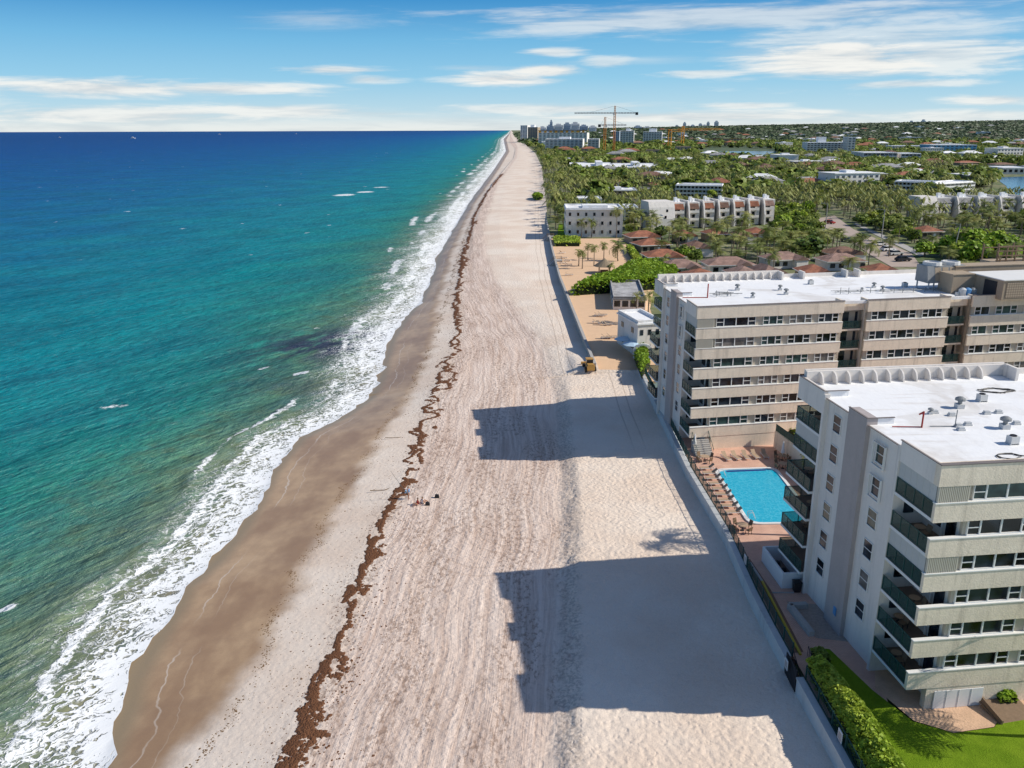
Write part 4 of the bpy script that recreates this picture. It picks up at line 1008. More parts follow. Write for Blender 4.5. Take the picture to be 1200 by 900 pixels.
kerb('planter_wall', [at(945,712,ZD), at(925,713,ZD), at(951,746,ZD)], ZD, .5, .5, M['concrete'], 'L-shaped low concrete planter wall on the terrace')
# beach steps with gate
def steps():
    x = float(XR(58)); e = empty('beach_steps', (x,58,0)); tag(e, 'narrow dark steps down through the seawall to the beach', 'steps')
    mb = MB()
    for k in range(7): mb.box(.5+.0, 1.9, 1.3-.36*k, 1.3-.36*(k-1), 0, 2.2-.19*(k)); 
    mb.build('steps', M['board'], e)
    mb = MB()
    for xx in (.55, 1.9):
        mb.tube((xx,1.6,3.2),(xx,-1.0,2.0),.035,n=5)
        for k in range(8): mb.tube((xx,1.6-.36*k,2.2-.17*k),(xx,1.6-.36*k,3.2-.165*k),.02,n=4)
    mb.build('handrail', M['dark_metal'], e)
    mb = MB(); mb.box(.0,.08,-1.3,1.2,.9,2.9)
    for k in range(9): mb.box(-.03,.0,-1.28+k*.3,-1.24+k*.3,.9,3.0)
    mb.build('gate', M['dark_metal'], e)
steps()
def sign(x, y, z, label):
    mb = MB(); mb.box(-.03,.03,-.35,.35,0,.9); 
    o = mb.build('notice_board', M['white_paint'], None, (x,y,z)); tag(o, label, 'sign')
    b = MB(); b.box(-.034,-.031,-.28,.28,.12,.78); b.box(-.04,-.035,-.32,.32,.02,.07); b.build('notice_frame', M['grey_wall'], o)
a = at(924,782,2.6); sign(float(XR(58.4))-.25, 58.4, 1.9, 'white notice fixed beside the beach gate')
sign(float(XR(49.2))+.45, 49.2, 2.5, 'white notice on the fence at the bottom edge of the photo')
sign(float(XR(74.5))+.5, 74.5, 2.6, 'pale notice on the fence beside the white enclosure')
tag(MB().box(-.01,.02,-.3,.3,0,.8).box(-.03,-.011,-.25,.25,.08,.72).build('wall_plaque', M['blue_cloth'], None, LA(-.04,11.0,3.6)), 'small light blue plaque low on the grey pilaster', 'plaque')
# near condo basement access and slab
mb = MB(); mb.box(0,3.2,-2.2,0,0,.12); mb.box(.1,.25,-2.2,0,.12,.5); o = mb.build('timber_ramp', M['wood'], None, (35.6,53.3,ZI+.35)); o.rotation_euler = (radians(12),0,radians(12)); tag(o, 'brown sloping board beside the near condo base', 'ramp')
mb = MB(); mb.box(0,4.0,-.06,0,0,1.55); [mb.box(k*1.0+.02,k*1.0+.06,-.09,-.06,0,1.55) for k in range(4)]
o = mb.build('white_fence_panel', M['white_paint'], None, LA(2.3,.0,ZI+.05)); o.rotation_euler.z = radians(6.5); tag(o, 'white panel screen under the near condo front balcony', 'screen')

# ------------------------------------------------------------------ vegetation meshes
def mesh_from(mb, mats, name):
    o = mb.build(name, mats); me = o.data; bpy.data.objects.remove(o); return me
def crown_mesh(seed, nf=20, L=3.4, leaf=True):
    r = random.Random(seed); mb = MB()
    for k in range(nf):
        az = 2*pi*k/nf*2.618 + r.uniform(-.2,.2); el = radians(r.uniform(-25, 72)) if k > 3 else radians(80); l = L*r.uniform(.8, 1.1)
        pts = []; x = z = 0.0; e = el; ns = 7
        for i in range(ns+1):
            pts.append((x, z)); x += cos(e)*l/ns; z += sin(e)*l/ns; e -= radians(r.uniform(13, 20))
        ca_, sa_ = cos(az), sin(az)
        for i in range(ns):
            (x0,z0),(x1,z1) = pts[i], pts[i+1]
            w = .95*sin(pi*(i+.8)/(ns+1.3))*L/3.4; droop = .45*w
            for sd in (-1, 1):
                # leaflets as two slim triangles per segment with gaps
                for h in (0, .5):
                    xa, za = x0+(x1-x0)*h, z0+(z1-z0)*h; xb, zb = x0+(x1-x0)*(h+.40), z0+(z1-z0)*(h+.40)
                    xt, zt = xb+.35*w, zb-droop*r.uniform(.6,1.3); ww = w*r.uniform(.8,1.1)*sd
                    f = lambda x_, y_, z_: (x_*ca_-y_*sa_, x_*sa_+y_*ca_, z_)
                    mb.add([f(xa,0,za), f(xb,0,zb), f(xt,ww,zt)], [(0,1,2)])
    for k in range(7): mb.tube((0,0,-.1),(cos(k)*.35,sin(k)*.35,-.55),.13,.10,n=4, m=1)
    return mesh_from(mb, [M['palm'], M['trunk']], 'crown')
def trunk_mesh(seed, bend):
    r = random.Random(seed); mb = MB(); a = r.uniform(0, 6.28); pr = None
    for i in range(8):
        t = i/7; p = (bend*cos(a)*(t*t-t*1.0), bend*sin(a)*(t*t-t*1.0), t); rr = .19-.08*t+(.08 if i == 0 else 0)
        if pr: mb.tube(pr[0], p, pr[1], rr, n=7)
        pr = (p, rr)
    return mesh_from(mb, [M['trunk']], 'trunk')
CR = [crown_mesh(s) for s in (1,2,3,4,5)]; TR = [trunk_mesh(1,.0), trunk_mesh(2,1.0), trunk_mesh(3,1.6)]
def palm(x, y, h, label, group=None, z=ZI-.25, s=1.0, parts=True):
    if parts:
        e = empty('palm_tree', (x,y,z)); e.rotation_euler = (0,0,random.random()*6.28)
        t = bpy.data.objects.new('trunk', random.choice(TR)); col.objects.link(t); t.parent = e; t.scale = (1.0,1.0,h)
        c = bpy.data.objects.new('crown', random.choice(CR)); col.objects.link(c); c.parent = e; c.location = (0,0,h); c.scale = (s,s,s*random.uniform(.85,1.1))
        return tag(e, label, 'palm tree', group)
def joined_palm(seed, h):
    r = random.Random(seed); mb = MB(); c = CR[seed % 5]
    mb.v = [(v.co.x, v.co.y, v.co.z+h) for v in c.vertices]; mb.f = [tuple(p.vertices) for p in c.polygons]; mb.m = [p.material_index for p in c.polygons]
    mb.tube((0,0,0),(.3,0,h*.5),.22,.16,n=6,m=1); mb.tube((.3,0,h*.5),(0,0,h),.16,.12,n=6,m=1)
    return mesh_from(mb, [M['palm'], M['trunk']], 'palm_tree')
def tree_mesh(seed, n=520, R=4.2, leaf=.62, mat='leaf'):
    r = random.Random(seed); mb = MB()
    lobes = [(r.uniform(-.55,.55)*R, r.uniform(-.55,.55)*R, r.uniform(.45,1.15)*R, r.uniform(.36,.58)*R) for _ in range(8)]
    for lx, ly, lz, lr in lobes:
        for _ in range(n//8):
            th = r.uniform(0, 6.283); cz = r.uniform(-.45, 1); sr = sqrt(1-cz*cz); q = lr*r.uniform(.78, 1.08)
            c = np.array((lx+q*sr*cos(th), ly+q*sr*sin(th), lz+q*cz*.85))
            nrm = np.array((sr*cos(th)+r.gauss(0,.45), sr*sin(th)+r.gauss(0,.45), cz+r.gauss(0,.45))); nrm /= np.linalg.norm(nrm)+1e-6
            a = np.cross(nrm, (.3,.5,.8)); a /= np.linalg.norm(a)+1e-6; b = np.cross(nrm, a); s_ = leaf*r.uniform(.5,1.1)
            mb.add([tuple(c+a*s_), tuple(c+b*s_*.8), tuple(c-a*s_), tuple(c-b*s_*.8)], [(0,1,2,3)])
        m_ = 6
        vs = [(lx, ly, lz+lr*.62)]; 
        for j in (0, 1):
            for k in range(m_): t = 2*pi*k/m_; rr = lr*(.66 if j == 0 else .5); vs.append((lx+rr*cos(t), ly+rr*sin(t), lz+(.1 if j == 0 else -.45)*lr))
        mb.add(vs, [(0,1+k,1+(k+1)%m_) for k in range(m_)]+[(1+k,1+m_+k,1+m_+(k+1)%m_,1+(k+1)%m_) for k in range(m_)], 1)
    return mesh_from(mb, [M[mat], M['core']], 'crown')
TC = [tree_mesh(11), tree_mesh(12), tree_mesh(13, mat='bright'), tree_mesh(14)]
def btrunk():
    mb = MB(); mb.tube((0,0,0),(.1,0,2.2),.34,.24,n=7)
    for k in range(4): mb.tube((.1,0,2.0),(1.5*cos(k*1.6),1.5*sin(k*1.6),4.2),.17,.07,n=5)
    return mesh_from(mb, [M['trunk']], 'trunk')
BT = btrunk()
def btree(x, y, s, label, group=None, v=None, z=ZI-.25):
    e = empty('broadleaf_tree', (x,y,z)); e.rotation_euler = (0,0,random.random()*6.28); tag(e, label, 'tree', group)
    t = bpy.data.objects.new('trunk', BT); col.objects.link(t); t.parent = e; t.scale = (s,s,s)
    c = bpy.data.objects.new('crown', TC[v if v is not None else random.choice((0,0,1,1,3,2))]); col.objects.link(c); c.parent = e; c.scale = (s,s,s*random.uniform(.75,1)); c.location = (0,0,.9*s)
    return e
def inpoly(x, y, poly):
    c = False; n = len(poly)
    for i in range(n):
        x0,y0 = poly[i]; x1,y1 = poly[i-1]
        if (y0 > y) != (y1 > y) and x < (x1-x0)*(y-y0)/(y1-y0)+x0: c = not c
    return c
def leaf_mass(name, poly, h, n, leaf, label, cat, mat='leaf', z=ZI-.1, lump=3.0, seed=5, mats2=None):
    r = random.Random(seed); xs = [p[0] for p in poly]; ys = [p[1] for p in poly]; V = []; Fa = []; mi = []
    def edge(x, y):
        d = 1e9
        for i in range(len(poly)):
            (x0,y0),(x1,y1) = poly[i-1], poly[i]; L2 = (x1-x0)**2+(y1-y0)**2; t = max(0, min(1, ((x-x0)*(x1-x0)+(y-y0)*(y1-y0))/L2))
            d = min(d, hypot(x-x0-t*(x1-x0), y-y0-t*(y1-y0)))
        return d
    ox, oy = sum(xs)/len(xs), sum(ys)/len(ys); k = 0
    while k < n:
        x, y = r.uniform(min(xs), max(xs)), r.uniform(min(ys), max(ys))
        if not inpoly(x, y, poly): continue
        k += 1; d = edge(x, y); e_ = min(1, sqrt(d/(h*.35))) 
        hh = h*(.55+.45*e_)*(.86+.22*float(vnoise(np.array([x]), np.array([y]), lump, lump, seed)[0]))
        zz = hh*(1 if r.random() < .6 or d > h*.5 else r.uniform(.1, 1)) + r.gauss(0, leaf*.3)
        nrm = np.array((r.gauss(0,.7), r.gauss(0,.7), .7+r.gauss(0,.4))); nrm /= np.linalg.norm(nrm)+1e-6
        a = np.cross(nrm, (.3,.5,.8)); a /= np.linalg.norm(a)+1e-6; b = np.cross(nrm, a); s_ = leaf*r.uniform(.5,1.1); c = np.array((x-ox,y-oy,zz))
        i = len(V); V += [tuple(c+a*s_), tuple(c+b*s_*.8), tuple(c-a*s_), tuple(c-b*s_*.8)]; Fa.append((i,i+1,i+2,i+3)); mi.append(0)
    mb = MB(); mb.v = V; mb.f = Fa; mb.m = mi
    cp = [(ox+(x-ox)*.93-ox, oy+(y-oy)*.97-oy) for x, y in poly]
    ar = sum(cp[i-1][0]*cp[i][1]-cp[i][0]*cp[i-1][1] for i in range(len(cp)))
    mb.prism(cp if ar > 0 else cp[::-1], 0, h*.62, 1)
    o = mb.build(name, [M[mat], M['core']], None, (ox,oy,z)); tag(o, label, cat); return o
xe = lambda y: float(XR(y))
leaf_mass('hedge', [(xe(42)+.9,42),(xe(50)+.95,50),(xe(57)+1.1,57.6),(xe(57)+2.3,57.8),(xe(52)+3.2,52),(xe(42)+3.6,42)], 2.1, 13000, .20, 'clipped green hedge between the seawall and the near lawn', 'hedge', 'bright', lump=.9)
leaf_mass('shrub', [(24.9,58.2),(26.2,58.4),(26.0,59.8),(25.0,59.8)], 1.1, 500, .16, 'small shrub at the head of the hedge beside the beach steps', 'shrub', 'leaf', lump=.6)
leaf_mass('shrub', [LA(7.6,-.5)[:2],LA(9.0,-.5)[:2],LA(9.0,.5)[:2],LA(7.6,.5)[:2]], 1.3, 260, .22, 'small leafy plant against the base of the near condo', 'shrub', 'bright', lump=.6)
leaf_mass('hedge', [at(738,385,3),at(752,382,3),at(762,425,3),at(752,440,3),at(744,420,3)], 2.4, 2500, .32, 'bushy green hedge between the far condo and the beach ramp', 'hedge', 'bright')
leaf_mass('shrub', [(38.5,108.5),(41.5,109),(42.0,113.5),(39.0,114.5)], 3.6, 1200, .3, 'bright green shrub behind the retaining wall by the far condo', 'shrub', 'bright', lump=1.0)
leaf_mass('sea_grape_thicket', [at(668,347,2.2),at(700,345,2.2),at(735,343,2.2),at(782,338,2.2),at(800,316,3),at(770,311,3),at(735,316,3),at(718,326,3),at(690,336,2.2)], 3.6, 9000, .55, 'big rounded sea grape thicket at the end of the sand yard', 'hedge', 'bright', lump=4.5)
leaf_mass('hedge', [at(648,280,2.5),at(680,280,2.5),at(680,288,2.5),at(650,288,2.5)], 1.8, 900, .5, 'low clipped hedge between the sand yard and the white block', 'hedge', 'bright')
leaf_mass('shrub', [(at(630,233,1.5)[0]+3.4*cos(t_), at(630,233,1.5)[1]+13*sin(t_)) for t_ in np.linspace(0,6.28,14)[:-1]], 2.6, 700, .8, 'isolated yellowish shrub on the sand beside the palms', 'shrub', 'bright', lump=4)
leaf_mass('hedge', [at(733,290,3),at(741,290,3),at(762,318,3),at(750,318,3)], 2.2, 1200, .5, 'strip of green hedge beside the terracotta bungalows', 'hedge', 'bright')

# ------------------------------------------------------------------ inland buildings
KEEP = []     # (polygon) zones without trees
def base_pt(x, yb): return at(x, yb, ZI)
def frame(xl, xr, ytop, yl, yr=None):
    """front wall line on the ground and its height, surveyed from base and eaves"""
    yr = yl if (yr is None or yl < 215) else yr
    pl, pr = base_pt(xl, yl), base_pt(xr, yr)
    dy = 450-ytop; th = PITCH - math.atan((dy - ((xl+xr)/2-600)*sin(ROLL)*1.0)/F)
    ym = (pl[1]+pr[1])/2; h = H - tan(th)*ym - ZI
    # widen to the eaves pixel columns
    zl = ZI+h; k = [((x-600)/F)*(p[1]*cos(PITCH)+(H-zl)*sin(PITCH)) for x, p in ((xl,pl),(xr,pr))]
    return (k[0], pl[1]), (k[1], pr[1]), h
def block(name, label, cat, xl, xr, ytop, yl, yr=None, depth=16, storeys=3, bays=8, wall='white_wall', roof='roof_white', glassm='glass', balcony=False, pent=None, group=None, front=16, side=True, wh=.5, ww=.55, hmin=None, hue=None):
    (x0,y0),(x1,y1),h = frame(xl, xr, ytop, yl, yr)
    if hmin: h = max(h, hmin)
    w = hypot(x1-x0, y1-y0); an = atan2(y1-y0, x1-x0)
    e = empty(name, (x0,y0,ZI), an); tag(e, label, cat, group)
    b = MB(); b.box(0,w,0,depth,-1,h-.35); b.build('wall', M[wall], e)
    r = MB(); r.box(-.25,w+.25,-.25,depth+.25,h-.35,h-.05); r.box(0,w,0,.3,h-.05,h+.5); r.box(0,w,depth-.3,depth,h-.05,h+.5); r.box(0,.3,.3,depth-.3,h-.05,h+.5); r.box(w-.3,w,.3,depth-.3,h-.05,h+.5)
    if pent: r.box(w*pent[0], w*pent[1], depth*.3, depth*.7, h-.05, h+pent[2])
    r.build('roof', M[roof], e)
    sh = (h-.35)/storeys; bw = w/bays
    wm = MB(); wm.box(-bw*ww/2, bw*ww/2, -.06, .0, 0, sh*wh)
    me = None
    for k in range(storeys):
        for j in range(bays):
            if storeys*bays > 96 and (j+k) % 2: continue
            if me is None: o = wm.build('window', M[glassm], e); me = o.data
            else: o = bpy.data.objects.new('window', me); col.objects.link(o); o.parent = e
            o.location = ((j+.5)*bw, -.003, k*sh+sh*.32)
    if side:
        n = max(2, int(depth/5)); sm = MB(); sm.box(-.06, 0, -.6, .6, 0, sh*wh); me2 = None
        for k in range(storeys):
            for j in range(min(n, 5)):
                if me2 is None: o = sm.build('side_window', M[glassm], e); me2 = o.data
                else: o = bpy.data.objects.new('side_window', me2); col.objects.link(o); o.parent = e
                o.location = (-.003, (j+.5)*depth/min(n,5), k*sh+sh*.32)
    if balcony:
        g = MB()
        for k in range(storeys+1): g.box(-.2, w+.2, -1.8, -.07, k*sh-.15+(0 if k < storeys else .0), k*sh+.12)
        for k in range(1, storeys):  g.box(-.2, w+.2, -1.8, -1.7, k*sh+.13, k*sh+.9)
        for j in range(bays+1): g.box(j*bw-.12, j*bw+.12, -1.75, -.07, 0, h-.4)
        g.build('balconies', M['slabw'], e)
    c, s = cos(an), sin(an); KEEP.append([(x0+u*c-v*s, y0+u*s+v*c) for u, v in ((-4,-front),(w+4,-front),(w+4,depth+3),(-4,depth+3))])
    return e, w, h
block('white_house', 'plain white three storey block beside the beach palms', 'building', 664, 731, 245, 277, depth=20, storeys=3, bays=7, wh=.38, ww=.28, front=10, pent=(.3,.75,1.0))
block('pavilion', 'low beach pavilion with grey flat roof and glazed front', 'pavilion', 719, 757, 350, 363, 363.5, depth=24, storeys=1, bays=4, roof='roof_grey', wh=.6, ww=.75, front=3)
block('guest_house', 'small white two storey building with flat roof left of the far condo', 'building', 748, 776, 378, 417, 415, depth=10.5, storeys=2, bays=3, wh=.35, ww=.4, front=3)
block('apartment_building', 'long white gallery apartment block behind the townhouses', 'building', 793, 847, 217, 231, 232, depth=16, storeys=3, bays=12, balcony=True, front=75)
block('hotel', 'broad low white roofed building nearest the beach woods', 'building', 668, 722, 196, 202, 201, depth=120, storeys=2, bays=14, front=50, pent=(.6,.75,4), side=False)
block('hotel', 'second broad low white roofed building right of the first', 'building', 724, 778, 196.5, 201.5, depth=110, storeys=2, bays=14, front=60, pent=(.4,.55,4), side=False)
block('low_building', 'narrow white flat roof at the top of the hotel group', 'building', 658, 686, 186, 190, depth=30, storeys=1, bays=8, front=20, side=False)
block('villa', 'white villa with flat roofs among the beach palms', 'house', 677, 706, 233, 240, depth=16, storeys=1, bays=5, front=34)
block('villa', 'beige flat roofed villa behind the beach palms', 'house', 713, 747, 223, 231, depth=22, storeys=2, bays=6, wall='ctan', front=40, pent=(.2,.5,1.5))
block('low_building', 'low pale roof left of the gallery apartment block', 'building', 754, 793, 222, 229, depth=14, storeys=1, bays=9, front=24, roof='roof_grey')
block('villa', 'white low house left of the first townhouse', 'house', 733, 748, 243, 258, depth=14, storeys=2, bays=3, front=10)
block('apartment_building', 'left wing of the white three storey gallery block, right side', 'building', 1050, 1097, 213, 227, 229, depth=14, storeys=3, bays=10, balcony=True, front=50)
block('apartment_building', 'right wing of the white three storey gallery block, right side', 'building', 1098, 1141, 214, 229, 226, depth=14, storeys=3, bays=9, balcony=True, front=50)
block('low_building', 'long low pale roof among palms left of the gallery wings', 'building', 978, 1046, 218, 222, depth=12, storeys=1, bays=12, front=24, roof='roof_grey')
block('condo_tower', 'white six storey condo with tall stair tower beyond the palms', 'building', 947, 995, 167, 181, depth=40, storeys=6, bays=12, balcony=True, pent=(.3,.5,9), front=80, glassm='fglass', wall='towera')
block('stair_tower', 'taller white end tower of the six storey condo', 'building', 995.5, 1004, 161, 182, depth=34, storeys=7, bays=2, front=80, glassm='fglass')
block('modern_house', 'modern glass fronted white building beside the canal', 'building', 1013, 1052, 179, 192, 191, depth=50, storeys=3, bays=8, balcony=True, glassm='fglass', wh=.75, ww=.85, front=60)
block('modern_house', 'smaller pale green glass building right of the modern one', 'building', 1057, 1080, 180, 192, 191, depth=40, storeys=3, bays=5, balcony=True, glassm='fglass', wh=.75, ww=.8, front=60)
block('apartment_building', 'long grey three storey building behind the glass ones', 'building', 1046, 1088, 171, 178, depth=40, storeys=3, bays=10, balcony=True, glassm='fglass', front=30, wall='towera')
block('apartment_building', 'sky blue building with white roof beyond the canal', 'building', 1094, 1146, 170, 182, 179, depth=60, storeys=4, bays=10, wall='blueb', glassm='fglass', front=60)
block('apartment_building', 'white balconied condo block on the distant beach', 'building', 640, 684, 163, 178, 178, depth=60, storeys=8, bays=9, balcony=True, front=60, glassm='fglass', pent=(.35,.65,4), wall='towera')
block('apartment_building', 'narrow white condo block right of the distant beach condo', 'building', 690, 703, 163, 179, depth=50, storeys=8, bays=3, balcony=True, front=60, glassm='fglass')
ec, wc_, hc_ = block('condo_shell', 'long unfinished condo with orange top storey behind the beach condo', 'building', 632, 689, 156, 170, depth=60, storeys=8, bays=12, front=40, glassm='fglass', wall='towera', hmin=33)
mb = MB()
for k in range(9): mb.box(wc_*k/9+1, wc_*(k+.45)/9+1, -.8, 3, hc_+.6, hc_+6)
mb.build('top_storey', M['orange'], ec); mb = MB(); mb.box(-1, wc_+1, -1.2, 40, hc_+6.002, hc_+7.2); mb.build('top_slab', M['tile_brown'], ec)
block('condo_tower', 'pale stepped tower where the distant beach ends', 'building', 611, 619, 147, 166, depth=50, storeys=12, bays=3, front=40, glassm='fglass', wall='towera')
block('condo_tower', 'tan stepped tower right of the one where the beach ends', 'building', 619.5, 631, 149, 166.5, depth=50, storeys=10, bays=4, front=40, glassm='fglass', wall='ctan', pent=(.2,.6,8))
block('condo_tower', 'pale tower behind the tallest crane mast', 'building', 728, 744, 153.5, 173, depth=40, storeys=9, bays=5, balcony=True, front=60, glassm='fglass', pent=(.4,.7,6), wall='towera')
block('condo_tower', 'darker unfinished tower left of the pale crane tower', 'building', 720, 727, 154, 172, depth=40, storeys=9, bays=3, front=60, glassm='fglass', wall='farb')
block('condo_tower', 'square white tower standing alone left of the orange cranes', 'building', 755, 777, 154.5, 170, depth=50, storeys=8, bays=7, balcony=True, front=60, glassm='fglass', pent=(.3,.7,9), wall='towera')
block('low_building', 'long red roofed building behind the lagoon', 'building', 832, 875, 163, 169, depth=50, storeys=3, bays=12, roof='tile', front=20, glassm='fglass', wall='ctan')
block('low_building', 'red roofed building left of the long one behind the lagoon', 'building', 815, 829, 164, 170, depth=40, storeys=3, bays=4, roof='tile', front=20, glassm='fglass', wall='ctan')
block('low_building', 'small tan building below the orange cranes', 'building', 794, 811, 172, 181, depth=40, storeys=2, bays=4, roof='ctan', front=40, glassm='fglass', wall='ctan')
block('low_building', 'tan domed construction site building between the cranes', 'building', 759, 777, 176, 184, depth=30, storeys=2, bays=4, roof='ctan', front=40, glassm='fglass', wall='ctan')
block('boat_house', 'white flat roofed building at the right edge by the canal', 'building', 1176, 1215, 197, 204, depth=40, storeys=1, bays=6, front=20)
# distant skyline
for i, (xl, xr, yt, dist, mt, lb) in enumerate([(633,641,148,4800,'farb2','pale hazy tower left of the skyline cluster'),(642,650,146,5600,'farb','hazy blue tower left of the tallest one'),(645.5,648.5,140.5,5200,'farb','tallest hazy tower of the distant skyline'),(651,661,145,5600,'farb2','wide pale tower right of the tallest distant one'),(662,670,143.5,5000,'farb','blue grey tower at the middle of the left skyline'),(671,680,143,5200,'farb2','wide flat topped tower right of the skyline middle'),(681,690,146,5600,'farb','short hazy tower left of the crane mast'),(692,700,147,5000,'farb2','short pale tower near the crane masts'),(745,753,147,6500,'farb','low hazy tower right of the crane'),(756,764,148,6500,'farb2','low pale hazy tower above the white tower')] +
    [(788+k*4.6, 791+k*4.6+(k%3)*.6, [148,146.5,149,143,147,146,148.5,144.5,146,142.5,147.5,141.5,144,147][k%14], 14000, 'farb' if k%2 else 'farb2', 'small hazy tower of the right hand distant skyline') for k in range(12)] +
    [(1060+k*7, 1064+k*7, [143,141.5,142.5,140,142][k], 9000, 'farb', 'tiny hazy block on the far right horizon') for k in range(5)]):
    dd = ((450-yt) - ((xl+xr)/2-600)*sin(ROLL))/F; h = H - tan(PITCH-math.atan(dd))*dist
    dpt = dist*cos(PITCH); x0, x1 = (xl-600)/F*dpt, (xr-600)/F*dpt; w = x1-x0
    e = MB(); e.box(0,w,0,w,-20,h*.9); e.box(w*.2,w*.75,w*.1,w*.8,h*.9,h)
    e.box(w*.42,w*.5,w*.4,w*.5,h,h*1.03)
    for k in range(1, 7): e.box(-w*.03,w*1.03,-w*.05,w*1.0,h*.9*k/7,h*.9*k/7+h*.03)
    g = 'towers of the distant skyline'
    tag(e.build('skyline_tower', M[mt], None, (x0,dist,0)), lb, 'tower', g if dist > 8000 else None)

# bungalows
def bungalow(px_, py_, wpx, tile, label, an=0.0, dep=10, group='terracotta bungalows north of the condos', keep=True, cross=True):
    x, y = at(px_, py_, ZI+4); d = y*cos(PITCH)+40*sin(PITCH); w = wpx/F*d
    e = empty('bungalow', (x, y, ZI-.2), an); tag(e, label, 'house', group)
    b = MB(); b.box(-w/2+.7, w/2-.7, -dep/2+.7, dep/2-.7, 0, 3.0); 
    b.build('wall', M['ctan'] if tile != 'tile_pink' else M['white_wall'], e)
    r = MB(); h0, h1 = 2.9, 4.9; ri = min(w, dep)/2
    r.add([(-w/2,-dep/2,h0),(w/2,-dep/2,h0),(w/2,dep/2,h0),(-w/2,dep/2,h0),(-w/2+ri,0,h1),(w/2-ri,0,h1)] if w > dep else [(-w/2,-dep/2,h0),(w/2,-dep/2,h0),(w/2,dep/2,h0),(-w/2,dep/2,h0),(0,-dep/2+ri,h1),(0,dep/2-ri,h1)],
          [(0,1,5,4),(1,2,5),(2,3,4,5),(3,0,4),(0,3,2,1)] if w > dep else [(0,1,4),(1,2,5,4),(2,3,5),(3,0,4,5),(0,3,2,1)])
    if cross:
        cx = w*.22; r.add([(cx-2.4,-dep/2-2.2,h0+.02),(cx+2.4,-dep/2-2.2,h0+.02),(cx,-dep/2-2.2,h0+1.3),(cx-2.4,-dep/2+2,h0+.02),(cx+2.4,-dep/2+2,h0+.02),(cx,0,h0+1.3)], [(0,1,2),(1,4,5,2),(0,2,5,3),(0,3,4,1)])
        b = MB(); b.box(cx-2.0,cx+2.0,-dep/2-1.9,-dep/2+.69,0,2.95); b.build('porch_wall', M['white_wall'], e)
    r.build('roof', M[tile], e)
    mb = MB(); mb.box(-w/2-.06,w/2+.06,-dep/2-.08,-dep/2-.0,h0-.18,h0+.04); mb.box(-w/2-.08,-w/2,-dep/2,dep/2,h0-.18,h0+.04); mb.build('fascia', M['trim'], e)
    for k, fx_ in enumerate((-.33, -.12, .40)):
        m_ = MB(); m_.box(w*fx_-.8, w*fx_+.8, -dep/2+.62, -dep/2+.698, .9, 2.2); m_.build('window', M['glass'], e)
    m_ = MB(); m_.box(w*.10-.5, w*.10+.5, -dep/2+.60, -dep/2+.696, 0, 2.1); m_.build('door', M['trim'], e)
    if keep:
        c, s = cos(an), sin(an); KEEP.append([(x+u*c-v*s, y+u*s+v*c) for u, v in ((-w/2-1.5,-dep/2-13),(w/2+1.5,-dep/2-13),(w/2+1.5,dep/2+1),(-w/2-1.5,dep/2+1))])
BG = [(753,272,40,'tile','orange hipped bungalow nearest the white block'),(763,281,40,'tile','second orange bungalow down the row with a small porch'),(777,294,46,'tile','third orange bungalow down the row'),(797,306,50,'tile_pink','pink roofed bungalow behind the orange one by the condo roof'),
      (820,317,42,'tile','orange roof just behind the far condo roof, left end'),(853,303,58,'tile_pink','wide pink roofed bungalow with white walls'),(816,284,28,'tile_brown','brown roofed bungalow below the townhouses'),(838,269,26,'tile','small orange roof in front of the middle townhouses'),(868,271,24,'tile_brown','brown roof in front of the right townhouses'),(886,268,26,'tile','orange roof below the last townhouse'),
      (871,314,36,'tile_pink','pink roof just behind the far condo roof'),(918,297,48,'tile_pink','pink roofed bungalow left of the big round tree'),(987,291,44,'tile_brown','brown roofed bungalow beside the road'),(985,299,50,'tile_pink','pink roofed bungalow in front of the brown one by the road'),(953,312,36,'tile','orange roof behind the far condo roof, centre'),
      (1032,311,36,'tile','orange roof behind the far condo roof near the parked cars'),(1086,266,28,'tile','orange roof among the trees right of the road'),(800,271,20,'tile','small orange roof below the first townhouses'),(896,312,24,'tile_pink','small pink roof between its neighbours by the condo roof'),
      (684,213,14,'tile','small red roof amid the beach palms'),(722,211,20,'tile','orange roof behind the beige villa'),(800,211,22,'tile','orange roof behind the gallery apartment block'),(768,214,14,'tile','small orange roof left of the gallery block'),(1131,189,30,'tile','bright orange roof on the canal bank'),(1174,191,26,'tile_brown','brown roof on the canal bank at the right edge'),
      (1120,204,18,'roof_grey','grey roofed house by the narrow canal'),(967,207,30,'roof_grey','pale grey roofed house among palms'),(908,182,24,'roof_grey','grey roof beside the lagoon'),(930,179,26,'roof_grey','second grey roof right of the lagoon'),(925,218,30,'roof_white','white roof with teal walls among the palms')]
for i, (a_, b_, c_, t_, lb) in enumerate(BG): bungalow(a_, b_, c_, t_, lb, radians(random.uniform(-4, 16)), dep=10 if b_ > 230 else 18, cross=b_ > 230 and i % 3 != 1)

